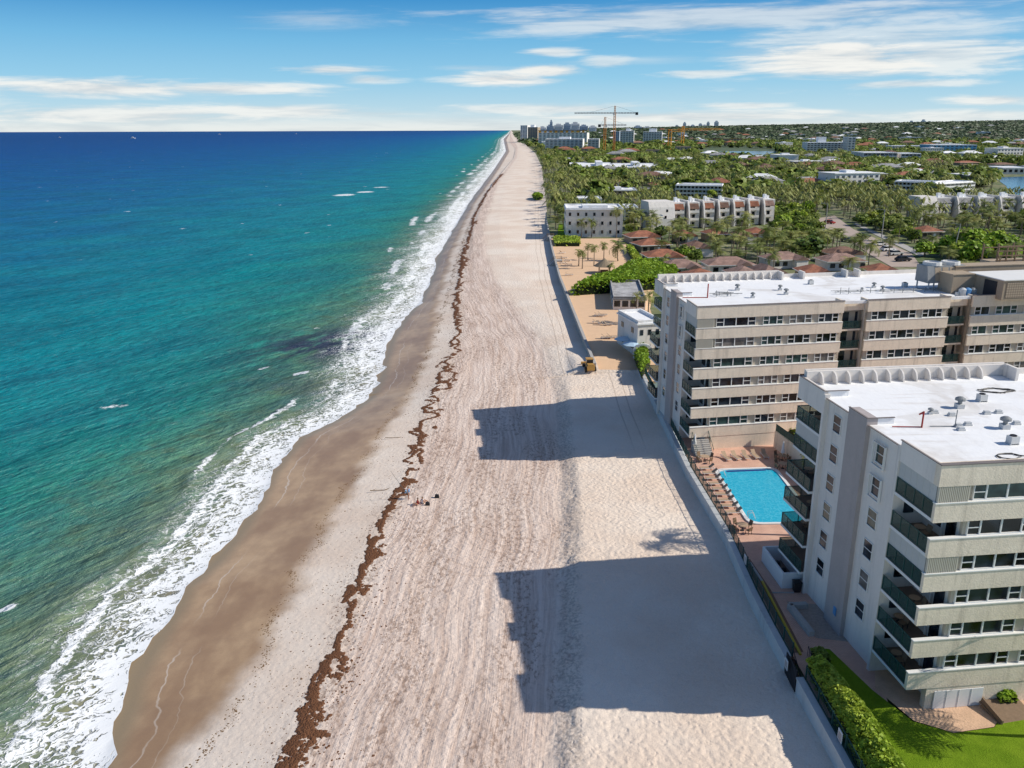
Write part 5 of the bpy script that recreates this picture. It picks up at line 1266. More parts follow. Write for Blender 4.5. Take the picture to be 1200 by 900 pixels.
# townhouses
def townhouse(xl, yb, wpx, label, sc=1.0, an=radians(9), roofc='tile', wide_left=0, group='white townhouses with terracotta awnings'):
    x, y = at(xl, yb, ZI); d = y*cos(PITCH)+40*sin(PITCH); w = wpx/F*d
    e = empty('townhouse', (x, y, ZI), an); tag(e, label, 'townhouse', group)
    h = 9.8*sc; dp = 13*sc
    b = MB(); b.box(0,w,3.0,dp,0,h)
    # curved wing wall on the left
    prof = [(0,0),(0,h*.42),(.8,h*.62),(1.6,h*.86),(3.0,h+.9),(dp-1,h+.9),(dp-1,0)]
    t = .7; m_ = len(prof); b.add([(u_, p[0]-1.2, p[1]) for u_ in (-wide_left, t) for p in prof], [tuple(range(m_)), tuple(range(2*m_-1, m_-1, -1))]+[(i,(i+1)%m_,m_+(i+1)%m_,m_+i) for i in range(m_)])
    b.build('wall', M['white_wall'], e)
    r = MB(); r.box(t+.01,w-.01,3.1,dp-.1,h,h+.12); r.box(w*.44,w*.60,dp*.45,dp*.58,h+.12,h+2.2); r.box(w*.70,w*.84,dp*.5,dp*.60,h+.12,h+1.5); r.build('roof', M['roof_white'], e)
    a = MB(); a.add([(t+.01,1.0,h*.78),(w-1.0,1.0,h*.78),(w-1.0,3.6,h+.25),(t+.01,3.6,h+.25),(t+.01,1.0,h*.75),(w-1.0,1.0,h*.75),(w-1.0,3.6,h+.1),(t+.01,3.6,h+.1)], [(0,1,2,3),(4,7,6,5),(0,4,5,1),(1,5,6,2),(2,6,7,3),(3,7,4,0)]); a.build('awning', M[roofc], e)
    for zf in (h*.30, h*.60): s = MB(); s.box(t+.01,w-1.0,1.0,2.99,zf,zf+.25); s.box(t+.01,w-1.0,1.0,1.15,zf+.25,zf+1.1); s.build('balcony', M['white_wall'], e)
    for zf in (h*.02, h*.33, h*.63):
        for u0 in (.12, .5): m2 = MB(); m2.box(t+(w-2)*u0, t+(w-2)*(u0+.30), 2.93, 2.998, zf+.35, zf+h*.2); m2.build('window', M['glass'], e)
    if wide_left:
        for uu, zz in ((-wide_left*.35,h*.5),(-wide_left*.75,h*.2),(-wide_left*.3,h*.75)): m2 = MB(); m2.box(uu-.5,uu+.5,-1.26,-1.203,zz-.7,zz+.5); m2.build('window', M['glass'], e)
    c, s = cos(an), sin(an); KEEP.append([(x+u*c-v*s, y+u*s+v*c) for u, v in ((-2-wide_left,-20),(w+2,-20),(w+2,dp+6),(-2-wide_left,dp+6))])
ord_ = ['first white townhouse at the left end with a plain side wall','second white townhouse from the left end','third white townhouse from the left end','middle white townhouse of the left row','third white townhouse from the right end of the left row','second white townhouse from the right end of the left row','last white townhouse at the right end of the left row']
for k in range(7):
    townhouse(788+k*17.6, 268.5-k*.9, 17.0, ord_[k], wide_left=11 if k == 0 else 0, roofc=['tile','tile_brown','tile','tile_brown','tile','tile','tile_pink'][k], sc=1.12)
ord_ = ['leftmost townhouse of the right hand row','second townhouse of the right hand row','third townhouse of the right hand row','fourth townhouse of the right hand row','fifth townhouse of the right hand row at the photo edge']
for k in range(5):
    townhouse(1095+k*25, 257-k*.4, 24, ord_[k], roofc='roof_grey', group='white townhouses of the right hand row', wide_left=8 if k == 0 else 0)

# ------------------------------------------------------------------ cranes
def lattice(mb, p0, p1, w, n, r):
    p0, p1 = np.array(p0, float), np.array(p1, float); ax = p1-p0; L_ = np.linalg.norm(ax); ax /= L_
    u = np.cross(ax, (0,1,0) if abs(ax[2]) > .5 else (0,0,1.)); u /= np.linalg.norm(u); v = np.cross(ax, u)
    cs = [(-1,-1),(1,-1),(1,1),(-1,1)]
    P = lambda i, c: tuple(p0+ax*L_*i/n+(u*c[0]+v*c[1])*w/2)
    for c in cs: mb.tube(P(0,c), P(n,c), r, n=4)
    for i in range(n):
        for a, b in zip(cs, cs[1:]+cs[:1]): mb.tube(P(i,a), P(i+1,b) , r*.7, n=3)
def crane(label, x, yb, ytop, yj, xa, xb, mast, jib, w=2.6, cw=True):
    bx_, by_ = at(x, yb, ZI); e = empty('tower_crane', (bx_,by_,ZI)); tag(e, label, 'crane')
    zz = lambda y: H - tan(PITCH-math.atan(((450-y)-(x-600)*sin(ROLL))/F))*by_ - ZI
    k = (by_*cos(PITCH)+20*sin(PITCH))/F; zt, zj = zz(ytop), zz(yj); a, b = (xa-x)*k, (xb-x)*k
    m1 = MB(); lattice(m1, (0,0,0), (0,0,zj), w, int(zj/4), .38); m1.build('mast', M[mast], e)
    m1 = MB(); lattice(m1, (0,0,zj), (0,0,zt), w*.7, 4, .3); m1.build('apex', M[mast], e)
    m1 = MB(); lattice(m1, (a,0,zj), (b,0,zj), w*.6, int(abs(b-a)/5), .28); m1.build('jib', M[jib], e)
    m1 = MB(); sgn = 1 if abs(a) > abs(b) else -1; m1.box(*((b-4.5,b) if sgn > 0 else (a,a+4.5)), -1.6, 1.6, zj-3.4, zj+1.2); m1.build('counterweight', M['dark_metal'], e)
    m1 = MB(); m1.box(-2.2*sgn-1.2, -2.2*sgn+1.2, -2.2, -.9, zj-3, zj-.4); m1.build('cab', M['pipe_white'], e)
    m1 = MB(); m1.tube((0,0,zt),(a*.62,0,zj+.8),.14,n=3); m1.tube((0,0,zt),(b*.9,0,zj+.8),.14,n=3); m1.build('tie_bars', M['dark_metal'], e)
M['crane_mast'] = simple('orange_brown_crane_steel', (.70,.28,.06), .6, .2)
M['crane_jib'] = simple('grey_crane_steel', (.22,.22,.24), .6, .2)
crane('tallest tower crane with orange mast and long grey jib', 719, 181, 124, 132.4, 672, 746, 'crane_mast', 'crane_jib', 3.0)
crane('shorter tower crane with orange mast left of the tallest', 708, 182, 137, 146.6, 700, 733, 'crane_mast', 'crane_jib', 3.4)
crane('left orange tower crane with short arm near the lagoon', 784, 178, 151.5, 153, 781, 800, 'orange', 'orange', 6.0)
crane('right orange tower crane with a long low arm near the lagoon', 799, 176, 147.5, 151.5, 793, 843, 'orange', 'orange', 5.5)

# ------------------------------------------------------------------ small things inland
def make_car(m):
    e = empty('parked_car'); b = MB()
    prof = [(-2.2,.35),(2.2,.35),(2.25,.75),(1.3,.92),(-2.15,.95)]; n = len(prof)
    b.add([(x,y,z) for y in (-.88,.88) for x, z in prof], [tuple(range(n)), tuple(range(2*n-1,n-1,-1))]+[(i,n+i,n+(i+1)%n,(i+1)%n) for i in range(n)]); b.build('body', M[m], e)
    prof = [(-1.9,.95),(1.2,.93),(.5,1.42),(-1.4,1.44)]; n = 4; b = MB()
    b.add([(x,y*(1 if z < 1.2 else .85),z) for y in (-.82,.82) for x, z in prof], [tuple(range(n)), tuple(range(2*n-1,n-1,-1))]+[(i,n+i,n+(i+1)%n,(i+1)%n) for i in range(n)]); b.build('cabin_glass', M['glass'], e)
    b = MB(); b.box(-1.35,.45,-.72,.72,1.43,1.47); b.build('roof', M[m], e)
    for x in (-1.4,1.4):
        for s in (-1, 1): w = MB(); w.tube((x,s*.68,.33),(x,s*.92,.33),.33,n=12); w.build('wheel', M['black'], e)
    return e
for x, y, m, rz, lb in ((1040,294,'white_paint',20,'white car parked on the road behind the far condo'), (1049,299,'pipe_white',16,'second white car parked nearest the far condo roof'), (993,283,'grey_metal',-60,'grey car driving on the road between the trees')):
    c = make_car(m); X, Y = at(x, y, ZD-.19); c.location = (X, Y, ZD-.19); c.rotation_euler = (0,0,radians(rz)); c.scale = (1.25,)*3; tag(c, lb, 'car', 'cars on the road')
for i_, (x, y, m, rz, lb) in enumerate(((1012,278,'dark_metal',-58,'dark car on the road behind the palms'), (1058,306,'dark_metal',15,'dark car parked beside the two white cars'), (1030,288,'pipe_white',20,'light car parked farthest back in the road bay'), (972,262,'red',-60,'red car at the far end of the visible road'))):
    c = make_car(m); X, Y = at(x, y, ZD-.19); c.location = (X, Y, ZD-.19); c.rotation_euler = (0,0,radians(rz)); c.scale = (1.2,)*3; tag(c, lb, 'car', 'cars on the road')
for x, y, dz, lb in ((1150,470,0,'boxy condenser at the back right of the near roof'), (1186,520,0,'boxy condenser at the front right of the near roof'), (950,333,0,'boxy condenser left of the middle of the far roof'), (1060,336,0,'boxy condenser left of the big cooling tower')):
    a_ = onroof(x, y); e = empty('air_conditioner', a_, radians(8)); tag(e, lb, 'air conditioner', 'rooftop condensers'); mb = MB(); mb.box(-.45,.45,-.4,.4,.12,.85); mb.box(-.5,-.4,-.4,.4,0,.12); mb.box(.4,.5,-.4,.4,0,.12); mb.build('casing', M['pipe_white'], e); e.scale = (.75,.75,.75); mb = MB(); mb.lathe([(.33,.85),(.33,.93),(.28,.93),(.26,.87),(0,.87)], n=12); mb.build('fan_guard', M['dark_metal'], e)
def pole(x, yb, yt, label, lean=0.0):
    X, Y = at(x, yb, ZI); h = H - tan(PITCH-math.atan((450-yt)/F))*Y - ZI
    e = empty('utility_pole', (X,Y,ZI)); tag(e, label, 'pole')
    m = MB(); m.tube((0,0,0),(lean*h,0,h),.24,.15,n=8); m.build('shaft', M['concrete'], e)
    m = MB(); m.tube((lean*h,0,h-.3),(lean*h-2.4,0,h+.2),.07,n=5); m.box(lean*h-3.1,lean*h-2.3,-.15,.15,h+.1,h+.28); m.build('lamp_arm', M['grey_metal'], e)
pole(1032, 286, 247, 'tall pale lamp pole beside the middle of the road'); pole(967, 268, 240, 'pale lamp pole at the left of the road'); pole(1116, 304, 264, 'leaning pale pole right behind the cooling tower', .08); pole(971, 236, 216, 'distant pale pole among the palms')
def umbrella_open(x, y, z, r, m, label, group=None):
    e = empty('beach_umbrella', (x,y,z)); tag(e, label, 'umbrella', group)
    t = MB(); t.tube((0,0,0),(0,0,2.4),.04,n=6); t.build('pole', M['pipe_white'], e)
    t = MB(); t.lathe([(0,2.75),(r*.5,2.6),(r,2.2),(r*.98,2.17),(0,2.68)], n=8); t.build('canopy', M[m], e)
M['pale_blue'] = simple('pale_blue_canvas', (.45,.60,.72), .8, .05)
X, Y = at(730,410,ZI); umbrella_open(X, Y, ZI, 1.9, 'pale_blue', 'left pale blue umbrella in the sand yard by the guest house')
X, Y = at(741,416,ZI); umbrella_open(X, Y, ZI, 2.1, 'pale_blue', 'right pale blue umbrella nearest the guest house corner')
def arch(x, y):
    X, Y = at(x, y, ZI); m = MB(); pr = [(1.8*cos(a), 1.8+1.1*sin(a)) for a in np.linspace(0, pi, 9)]; pts = [(1.8,0)]+pr+[(-1.8,0)]
    inn = [(u*.72, z*.82 if z > .1 else 0) for u, z in pts]; n = len(pts)
    m.add([(u,v,z) for v in (0,.4) for u, z in pts+inn], [(i,i+1,n+i+1,n+i) for i in range(n-1)]+[(2*n+i,3*n+i,3*n+i+1,2*n+i+1) for i in range(n-1)]+[(i,2*n+i,2*n+i+1,i+1) for i in range(n-1)])
    tag(m.build('garden_arch', M['white_paint'], None, (X,Y,ZI)), 'small white arch beside the guest house', 'arch')
arch(753, 420)
labs = ['near the far edge','left of the pair by the seawall','right of the pair by the seawall','middle left','middle right','beside the guest house','at the end of the yard']
i = 0
for (x, y) in ((702,371),(706,370),(700,379),(707,381),(711,397),(717,396),(712,381)):
    X, Y = at(x, y, ZI+.03); o = put(L0, stL, X, Y, ZI+.03, radians(80+random.uniform(-15,15)), 1.25)
    tag(o, 'pale lounger on the orange sand ' + labs[i], 'sun lounger', 'loungers on the orange sand yard'); i += 1
for x, y, lb in ((659,297,'highest of the loungers by the far seawall'),(661,303,'second lounger by the far seawall'),(665,306,'lounger close to the far seawall palms'),(660,309,'lounger left of its neighbour by the far seawall'),(666,311,'lounger right of its neighbour by the far seawall'),(667,323,'lone lounger below the group by the far seawall')):
    X, Y = at(x, y, ZI+.03); o = put(L0, stL, X, Y, ZI+.03, radians(random.uniform(40,140)), 1.3); tag(o, lb, 'sun lounger', 'loungers by the far seawall')
def tiki():
    X, Y = at(708, 320, ZI); e = empty('tiki_hut', (X,Y,ZI)); tag(e, 'thatched tiki hut on the orange sand yard', 'hut')
    m = MB(); m.lathe([(3.3,2.2),(2.2,3.0),(1.2,3.7),(.2,4.5),(0,4.55)], n=16); m.lathe([(3.3,2.2),(0,2.6)], n=16); m.build('thatched_roof', M['thatch'], e)
    for k in range(4): p_ = MB(); p_.tube((2.2*cos(k*pi/2+.6),2.2*sin(k*pi/2+.6),0),(2.2*cos(k*pi/2+.6),2.2*sin(k*pi/2+.6),2.7),.1,n=6); p_.build('post', M['wood'], e)
    m = MB(); m.box(-1.2,1.2,-.4,.4,.0,1.0); m.build('counter', M['wood'], e)
tiki()
def stairs_over_wall(x, y, label):
    X, Y = at(x, y, ZU); e = empty('beach_access_stairs', (X,Y,0)); tag(e, label, 'stairs')
    m = MB(); m.box(-.5,2.2,-1.6,1.6,.4,2.75)
    for k in range(5): m.box(-.5-.4*(k+1),-.5-.4*k,-1.5,1.5,.3,2.6-.42*(k+1))
    m.build('platform', M['concrete'], e); m = MB()
    for yy in (-1.5,1.5): m.tube((-2.5,yy,1.4),(-.5,yy,3.6),.06,n=4); m.tube((-.5,yy,3.6),(2.2,yy,3.6),.06,n=4); m.tube((-.5,yy,2.7),(-.5,yy,3.6),.06,n=4); m.tube((2.1,yy,2.7),(2.1,yy,3.6),.06,n=4)
    m.build('handrail', M['wood'], e)
stairs_over_wall(643, 282, 'upper concrete stairs over the far seawall'); stairs_over_wall(651, 311, 'lower concrete stairs over the far seawall beside the loungers')
# wheel loader parked on the beach
def loader():
    X, Y = at(692, 437, ZU); e = empty('wheel_loader', (X-.2,Y+1.2,ZU+.15), radians(95)); e.scale = (.85,)*3; tag(e, 'yellow wheel loader parked at the end of the far seawall', 'loader')
    M['lyellow'] = simple('loader_yellow', (.46,.26,.07), .5, .2)
    b = MB(); b.box(-2.6,-.4,-.85,.85,.7,1.7); b.box(-.4,1.6,-.6,.6,.7,1.25); b.box(-2.6,-1.2,-.7,.7,1.701,2.0); b.build('body', M['lyellow'], e)
    b = MB(); b.box(-1.1,.35,-.7,.7,1.71,2.75); b.build('cab_glass', M['glass'], e); b = MB(); b.box(-1.2,.45,-.8,.8,2.752,2.9); b.build('cab_roof', M['lyellow'], e)
    b = MB(); b.tube((.6,.55,1.3),(2.5,.55,.6),.13,n=6); b.tube((.6,-.55,1.3),(2.5,-.55,.6),.13,n=6); b.build('lift_arm', M['lyellow'], e)
    b = MB(); b.add([(2.4,y,z) for y in (-1.3,1.3) for z in (.15,1.2)]+[(3.3,y,.12) for y in (-1.3,1.3)]+[(2.9,y,1.3) for y in (-1.3,1.3)], [(0,1,3,2),(0,2,5,4),(0,4,6,1),(2,3,7,5),(1,6,7,3)]); b.build('bucket', M['lyellow'], e)
    for x in (-1.7,1.1):
        for s in (-1,1): w = MB(); w.tube((x,s*.75,.68),(x,s*1.25,.68),.68,n=16); o = w.build('wheel', M['black'], e); w = MB(); w.tube((x,s*1.2,.68),(x,s*1.28,.68),.32,n=12); w.build('rim', M['lyellow'], o)
loader()

# ------------------------------------------------------------------ people and beach gear by the wrack line
def skin_body(name, joints, edges, radii, mat, parent=None, loc=(0,0,0)):
    me = bpy.data.meshes.new(name); me.from_pydata(joints, edges, []); o = bpy.data.objects.new(name, me); col.objects.link(o)
    me.materials.append(mat); md = o.modifiers.new('skin', 'SKIN'); lay = me.skin_vertices[0].data
    for i, r in enumerate(radii): lay[i].radius = (r, r*.85)
    lay[0].use_root = True; s = o.modifiers.new('sub', 'SUBSURF'); s.levels = 1; s.render_levels = 2
    if parent: o.parent = parent
    o.location = loc; return o
def person(x, y, z, rz, label, top, shorts, sit=False, lie=False):
    e = empty('person', (x,y,z), rz); tag(e, label, 'person')
    if not sit:
        J = [(0,0,.95),(0,.01,1.15),(0,0,1.38),(0,.0,1.50),(0,-.01,1.60),(0,-.02,1.70),(-.19,0,1.40),(-.30,-.05,1.13),(-.27,-.22,.95),(-.26,-.30,.88),(.19,0,1.40),(.28,.03,1.12),(.27,-.10,.90),(.27,-.14,.82),(-.11,0,.90),(-.13,-.04,.50),(-.14,.02,.08),(-.14,-.14,.04),(.11,0,.90),(.14,.05,.50),(.16,.10,.08),(.16,-.06,.04)]
    else:
        J = [(0,0,.12),(0,.06,.32),(0,.12,.55),(0,.12,.67),(0,.11,.77),(0,.09,.87),(-.19,.12,.56),(-.27,.18,.34),(-.28,-.02,.22),(-.28,-.10,.20),(.19,.12,.56),(.27,.2,.34),(.30,.24,.10),(.30,.26,.06),(-.11,-.05,.12),(-.14,-.35,.42),(-.15,-.62,.08),(-.15,-.74,.05),(.11,-.05,.12),(.15,-.35,.40),(.16,-.60,.08),(.16,-.72,.05)]
    E_ = [(0,1),(1,2),(2,3),(3,4),(4,5),(2,6),(6,7),(7,8),(8,9),(2,10),(10,11),(11,12),(12,13),(0,14),(14,15),(15,16),(16,17),(0,18),(18,19),(19,20),(20,21)]
    R_ = [.14,.13,.15,.06,.095,.09,.07,.05,.04,.035,.07,.05,.04,.035,.10,.065,.045,.035,.10,.065,.045,.035]
    b = skin_body('body', J, E_, R_, M['skin'], e)
    h = MB(); cx, cy, cz = J[5]; h.lathe([(.112,cz-.05),(.115,cz+.02),(.08,cz+.09),(0,cz+.115)], cx, cy+.02, 10); h.build('hair', M['wood'], e, smooth=True)
    c0, c1 = J[1], J[2]
    sh = MB(); sh.lathe([(.165,J[0][2]+.03),(.16,c0[2]),(.19,c1[2]-.06),(.17,c1[2]+.03),(.07,c1[2]+.09)], (c0[0]+c1[0])/2, (c0[1]+c1[1])/2, 12); sh.build('shirt', M[top], e, smooth=True)
    return e
bz = lambda x, y: float(beach_z(np.array([x], float), np.array([y], float))[0])
def onb(x, y): X, Y = at(x, y, -.2); z = bz(X, Y); X, Y = at(x, y, z); return X, Y, bz(X, Y)
X, Y, Z = onb(479, 585); person(X, Y, Z, 1.2, 'person standing beside the wrack line holding a fishing rod', 'blue_cloth', 'black')
rod = MB(); rod.tube((0,0,0),(-2.0,.9,2.6),.035,.015,n=5); rod.tube((0,0,0),(.3,-.13,-.4),.04,n=5); tag(rod.build('fishing_rod', M['dark_metal'], None, (X-.26,Y-.12,Z+.95)), 'long thin fishing rod held by the standing person', 'fishing rod')
X, Y, Z = onb(489, 592); person(X, Y, Z, -.8, 'person sitting on the sand beside a dark bag', 'red', 'black', sit=True)
X, Y, Z = onb(496, 590); person(X, Y, Z, 2.4, 'person sitting on the sand facing away by the bags', 'white_paint', 'black', sit=True)
for x, y, m, lb in ((501,592,'black','dark bag on the sand beside the sitting people'), (512,583,'black','dark cool box standing alone on the sand'), (477,578,'pale_blue','pale blue bag on the seaweed line')):
    X, Y, Z = onb(x, y); b = MB(); b.add([(-.3,-.2,0),(.3,-.2,0),(.3,.2,0),(-.3,.2,0),(-.24,-.15,.4),(.24,-.15,.4),(.24,.15,.4),(-.24,.15,.4)], [(0,3,2,1),(4,5,6,7),(0,1,5,4),(1,2,6,5),(2,3,7,6),(3,0,4,7)]); b.tube((-.15,0,.4),(0,0,.58),.02,n=4); b.tube((.15,0,.4),(0,0,.58),.02,n=4)
    tag(b.build('bag', M[m], None, (X,Y,Z-.01)), lb, 'bag')
X, Y, Z = onb(448, 575); b = MB(); b.tube((-1.6,0,.06),(1.6,.15,.10),.06,.03,n=6); b.tube((.2,.05,.08),(.9,.5,.2),.03,n=4); tag(b.build('driftwood', M['wood'], None, (X,Y,Z)), 'long thin driftwood branch on the pale sand', 'driftwood')
X, Y, Z = onb(465, 513); b = MB(); b.tube((-1.8,0,.06),(1.2,.1,.08),.05,.03,n=6); tag(b.build('driftwood', M['wood'], None, (X,Y,Z)), 'thin driftwood stick left of the seaweed further up the beach', 'driftwood')
# surfer / swimmers and boats out at sea
def boat(x, y, L_, label, kind, zb=ZS):
    X, Y = at(x, y, zb); e = empty(kind, (X,Y,zb), radians(random.uniform(-8,8))); tag(e, label, 'boat'); k = L_/10
    b = MB(); b.add([(-5*k,-1.5*k,1.3*k),(-5*k,1.5*k,1.3*k),(3*k,1.5*k,1.5*k),(3*k,-1.5*k,1.5*k),(5.2*k,0,1.8*k),(-4.7*k,-1.1*k,-.4*k),(-4.7*k,1.1*k,-.4*k),(3*k,.9*k,-.4*k),(3*k,-.9*k,-.4*k),(4.2*k,0,-.3*k)], [(0,3,4,2,1),(0,1,6,5),(0,5,8,3),(1,2,7,6),(3,8,9,4),(2,4,9,7)]); b.build('hull', M['white_paint'], e)
    b = MB(); b.box(-2.6*k,1.6*k,-1.0*k,1.0*k,1.3*k,2.5*k); b.box(-2.0*k,.6*k,-.8*k,.8*k,2.501*k,3.3*k); b.build('cabin', M['white_paint'], e)
    b = MB(); b.box(-2.2*k,1.4*k,-1.03*k,-1.003*k,1.7*k,2.2*k); b.build('window', M['glass'], e); b = MB(); b.tube((-.8*k,0,3.3*k),(-.8*k,0,4.6*k),.08*k,n=5); b.build('mast', M['pipe_white'], e)
boat(156, 162.5, 34, 'white motor yacht far out on the blue sea', 'motor_yacht'); boat(70, 161.3, 20, 'small white boat left of the yacht near the horizon', 'motor_boat'); boat(257, 157.6, 32, 'tiny white boat close to the horizon', 'motor_boat'); boat(347, 157.2, 26, 'tiny white boat right of the others on the horizon', 'motor_boat')
for i, (x, y) in enumerate(((1128,200),(1146,201),(1160,202))):
    e = boat(x, y, 14, ['first white boat moored on the narrow canal','middle white boat moored on the narrow canal','last white boat moored on the narrow canal'][i], 'motor_boat', ZI+.1)

# ------------------------------------------------------------------ palms one can point at
def palm_px(x, yb, yc, label, group=None, s=1.0):
    X, Y = at(x, yb, ZI); h = H - tan(PITCH-math.atan((450-yc)/F))*Y - ZI; return palm(X, Y, max(3, h), label, group, s=s)
for x, yb, yc, s_, lb in ((678,312,295,.62,'short palm at the left of the sand yard group'),(682.4,315,296,.62,'nearest short palm of the sand yard group'),(689,305,288,.62,'short palm at the back left of the sand yard group'),(696,312,290,.66,'short palm in the middle of the sand yard group'),(707.6,303,287,.66,'short palm at the back right of the sand yard group'),
      (724,306,288,1.25,'big leaning palm at the corner of the orange sand yard'),(722,278,246,1.15,'tall palm rising in front of the white three storey block'),(681,277,260,.95,'left palm of the pair before the white block'),(693,278,260,.95,'right palm of the pair before the white block'),
      (765,270,251,1.1,'palm before the plain wall of the first townhouse'),(752,268,252,1.0,'palm at the left corner of the first townhouse'),(745,378,347,.6,'small palm in front of the pavilion'),(759,380,346,.75,'second small palm between pavilion and guest house'),(716,322,310,.55,'low palm beside the tiki hut'),
      (897,300,270,1.2,'grey green palm rising above the bungalows'),(1018,318,288,1.25,'palm beside the parked cars'),(1042,300,280,1.1,'palm at the road end'),(847,285,262,1.2,'palm in front of the middle townhouses'),(868,282,258,1.2,'palm in front of the right townhouses'),(788,283,262,.9,'palm between the orange roofs and the first townhouse'),(799,282,258,.9,'thin palm before the second townhouse'),
      (1122,300,276,1.3,'palm right of the leaning pole'),(1068,282,250,1.2,'palm with yellow fronds right of the road'),(1053,285,262,1.1,'palm behind the lamp pole'),(1150,262,240,1.2,'palm before the right hand townhouses'),(1178,262,238,1.2,'palm at the right edge before the townhouses'),(832,296,278,1.0,'small palm beside the wide pink bungalow'),(778,318,303,1.0,'palm beside the orange roof by the far condo'),(905,318,300,1.0,'palm behind the far condo roof, centre left'),(1005,308,285,1.1,'palm above the road side bungalows')):
    palm_px(x, yb, yc, lb, s=s_)
a = at(800, 634, ZU)
palm(a[0]+14.3, a[1]-1.4, 11.0, 'palm hidden behind the rear balconies of the near condo', s=1.2)
a = at(1045, 852, ZI); palm(a[0]+12.8, a[1]-1.2, 9.8, 'palm on the near lawn beyond the right edge of the photo', s=1.15)
btree(*at(948, 305, ZI), 1.35, 'big round dark tree left of the road', v=0); btree(*at(928, 300, ZI), 1.0, 'round dark tree beside the pink bungalow', v=1)
for x, y, s_ in ((1135,300,1.5),(1150,303,1.4),(1162,298,1.4),(1125,308,1.2),(1176,300,1.3),(1112,300,1.1),(1142,312,1.2)):
    btree(*at(x, y, ZI), s_, 'bright yellow green tree above the cooling tower', 'bright trees above the rooftop machinery', v=2)
btree(*at(1083, 300, ZI), .9, 'small bright tree right beside the road end', v=2)
for x, y, s_ in ((822,231,1.3),(812,229,1.1),(834,232,1.0)): btree(*at(x, y, ZI), s_, 'bright round tree before the gallery apartment block', 'bright trees before the gallery block', v=2)

# ------------------------------------------------------------------ the mass of trees
KEEP += [P2([(950,262),(975,248),(1005,262),(1090,296),(1100,330),(1040,330),(1015,306),(975,282)])]
KEEP += [P2([(1080,292),(1125,280),(1150,283),(1200,280),(1240,290),(1240,300),(1180,298)]), P2([(1100,234),(1180,226),(1245,224),(1245,236),(1110,242)]), P2([(812,176),(845,173),(905,175),(930,186),(880,190),(825,186)]), P2([(1160,238),(1165,206),(1250,203),(1250,236)]), P2([(1110,206),(1115,194),(1195,195),(1195,206)]), P2([(640,345),(636,285),(742,285),(752,300),(800,345)])]
KEEP += [[(14,140),(14,255),(95,255),(95,140)], P2([(1020,320),(1050,288),(1070,300),(1060,325)])]
KB = [(min(p[0] for p in q), max(p[0] for p in q), min(p[1] for p in q), max(p[1] for p in q), q) for q in KEEP]
def free(x, y):
    for a, b, c, d, q in KB:
        if a <= x <= b and c <= y <= d and inpoly(x, y, q): return False
    return True
spots = []
y = 158.0
while y < 2600:
    st = 6.3 + max(0, (y-350))*.0085; x = xe(y)+3.0 if y > 345 else 36
    while x < y*.70+12:
        X, Y = x+random.uniform(-.45,.45)*st, y+random.uniform(-.45,.45)*st
        if Y > 345 or X > 43:
            if free(X, Y) and X > xe(Y)+2.0: spots.append((X, Y))
        x += st
    y += st*.92
spots.sort(key=lambda p: p[1]); np_, nb_ = 0, 0; rest = []
JP = [joined_palm(k, h) for k, h in ((0,9.5),(1,8),(2,10.5),(3,7),(4,11.5))]
v1 = vnoise(np.array([p[0] for p in spots]), np.array([p[1] for p in spots]), 38, 55, 77)
zl = [(200,'coconut palm among the bungalows north of the condos','palms among the bungalows'),(345,'coconut palm among the bungalows north of the condos','palms among the bungalows'),(480,'coconut palm in the belt behind the townhouses','palms behind the townhouses'),(9e9,'coconut palm far back in the wooded strip','palms in the wooded strip')]
for i, (X, Y) in enumerate(spots):
    belt = X < xe(Y)+26 and Y > 345
    ispalm = (v1[i] + random.gauss(0,.16) > .44) or (belt and random.random() < .85)
    if random.random() < (.28 if Y < 360 else .16): continue
    if ispalm and np_ < 268:
        np_ += 1; lb = next(z for z in zl if Y < z[0]); h = random.uniform(5, 9)*(.8 if Y < 345 else 1)
        o = bpy.data.objects.new('palm_tree', random.choice(JP)); col.objects.link(o); o.location = (X,Y,ZI-.3); o.rotation_euler = (0,0,random.random()*6.28); q = random.uniform(1.0,1.4); o.scale = (q,q,h/9.3)
        side = 'by the beach ' if belt else ''
        tag(o, lb[1]+(' beside the sand' if belt else ''), 'palm tree', lb[2]+(' beside the sand' if belt else ''))
    elif not ispalm and nb_ < 285:
        nb_ += 1; g = 'leafy trees among the bungalows' if Y < 345 else 'leafy trees behind the townhouses'
        btree(X, Y, random.uniform(.55, 1.1 if Y > 345 else .85), 'rounded green tree '+g.split('trees ')[1], g)
    else: rest.append((X, Y, ispalm))
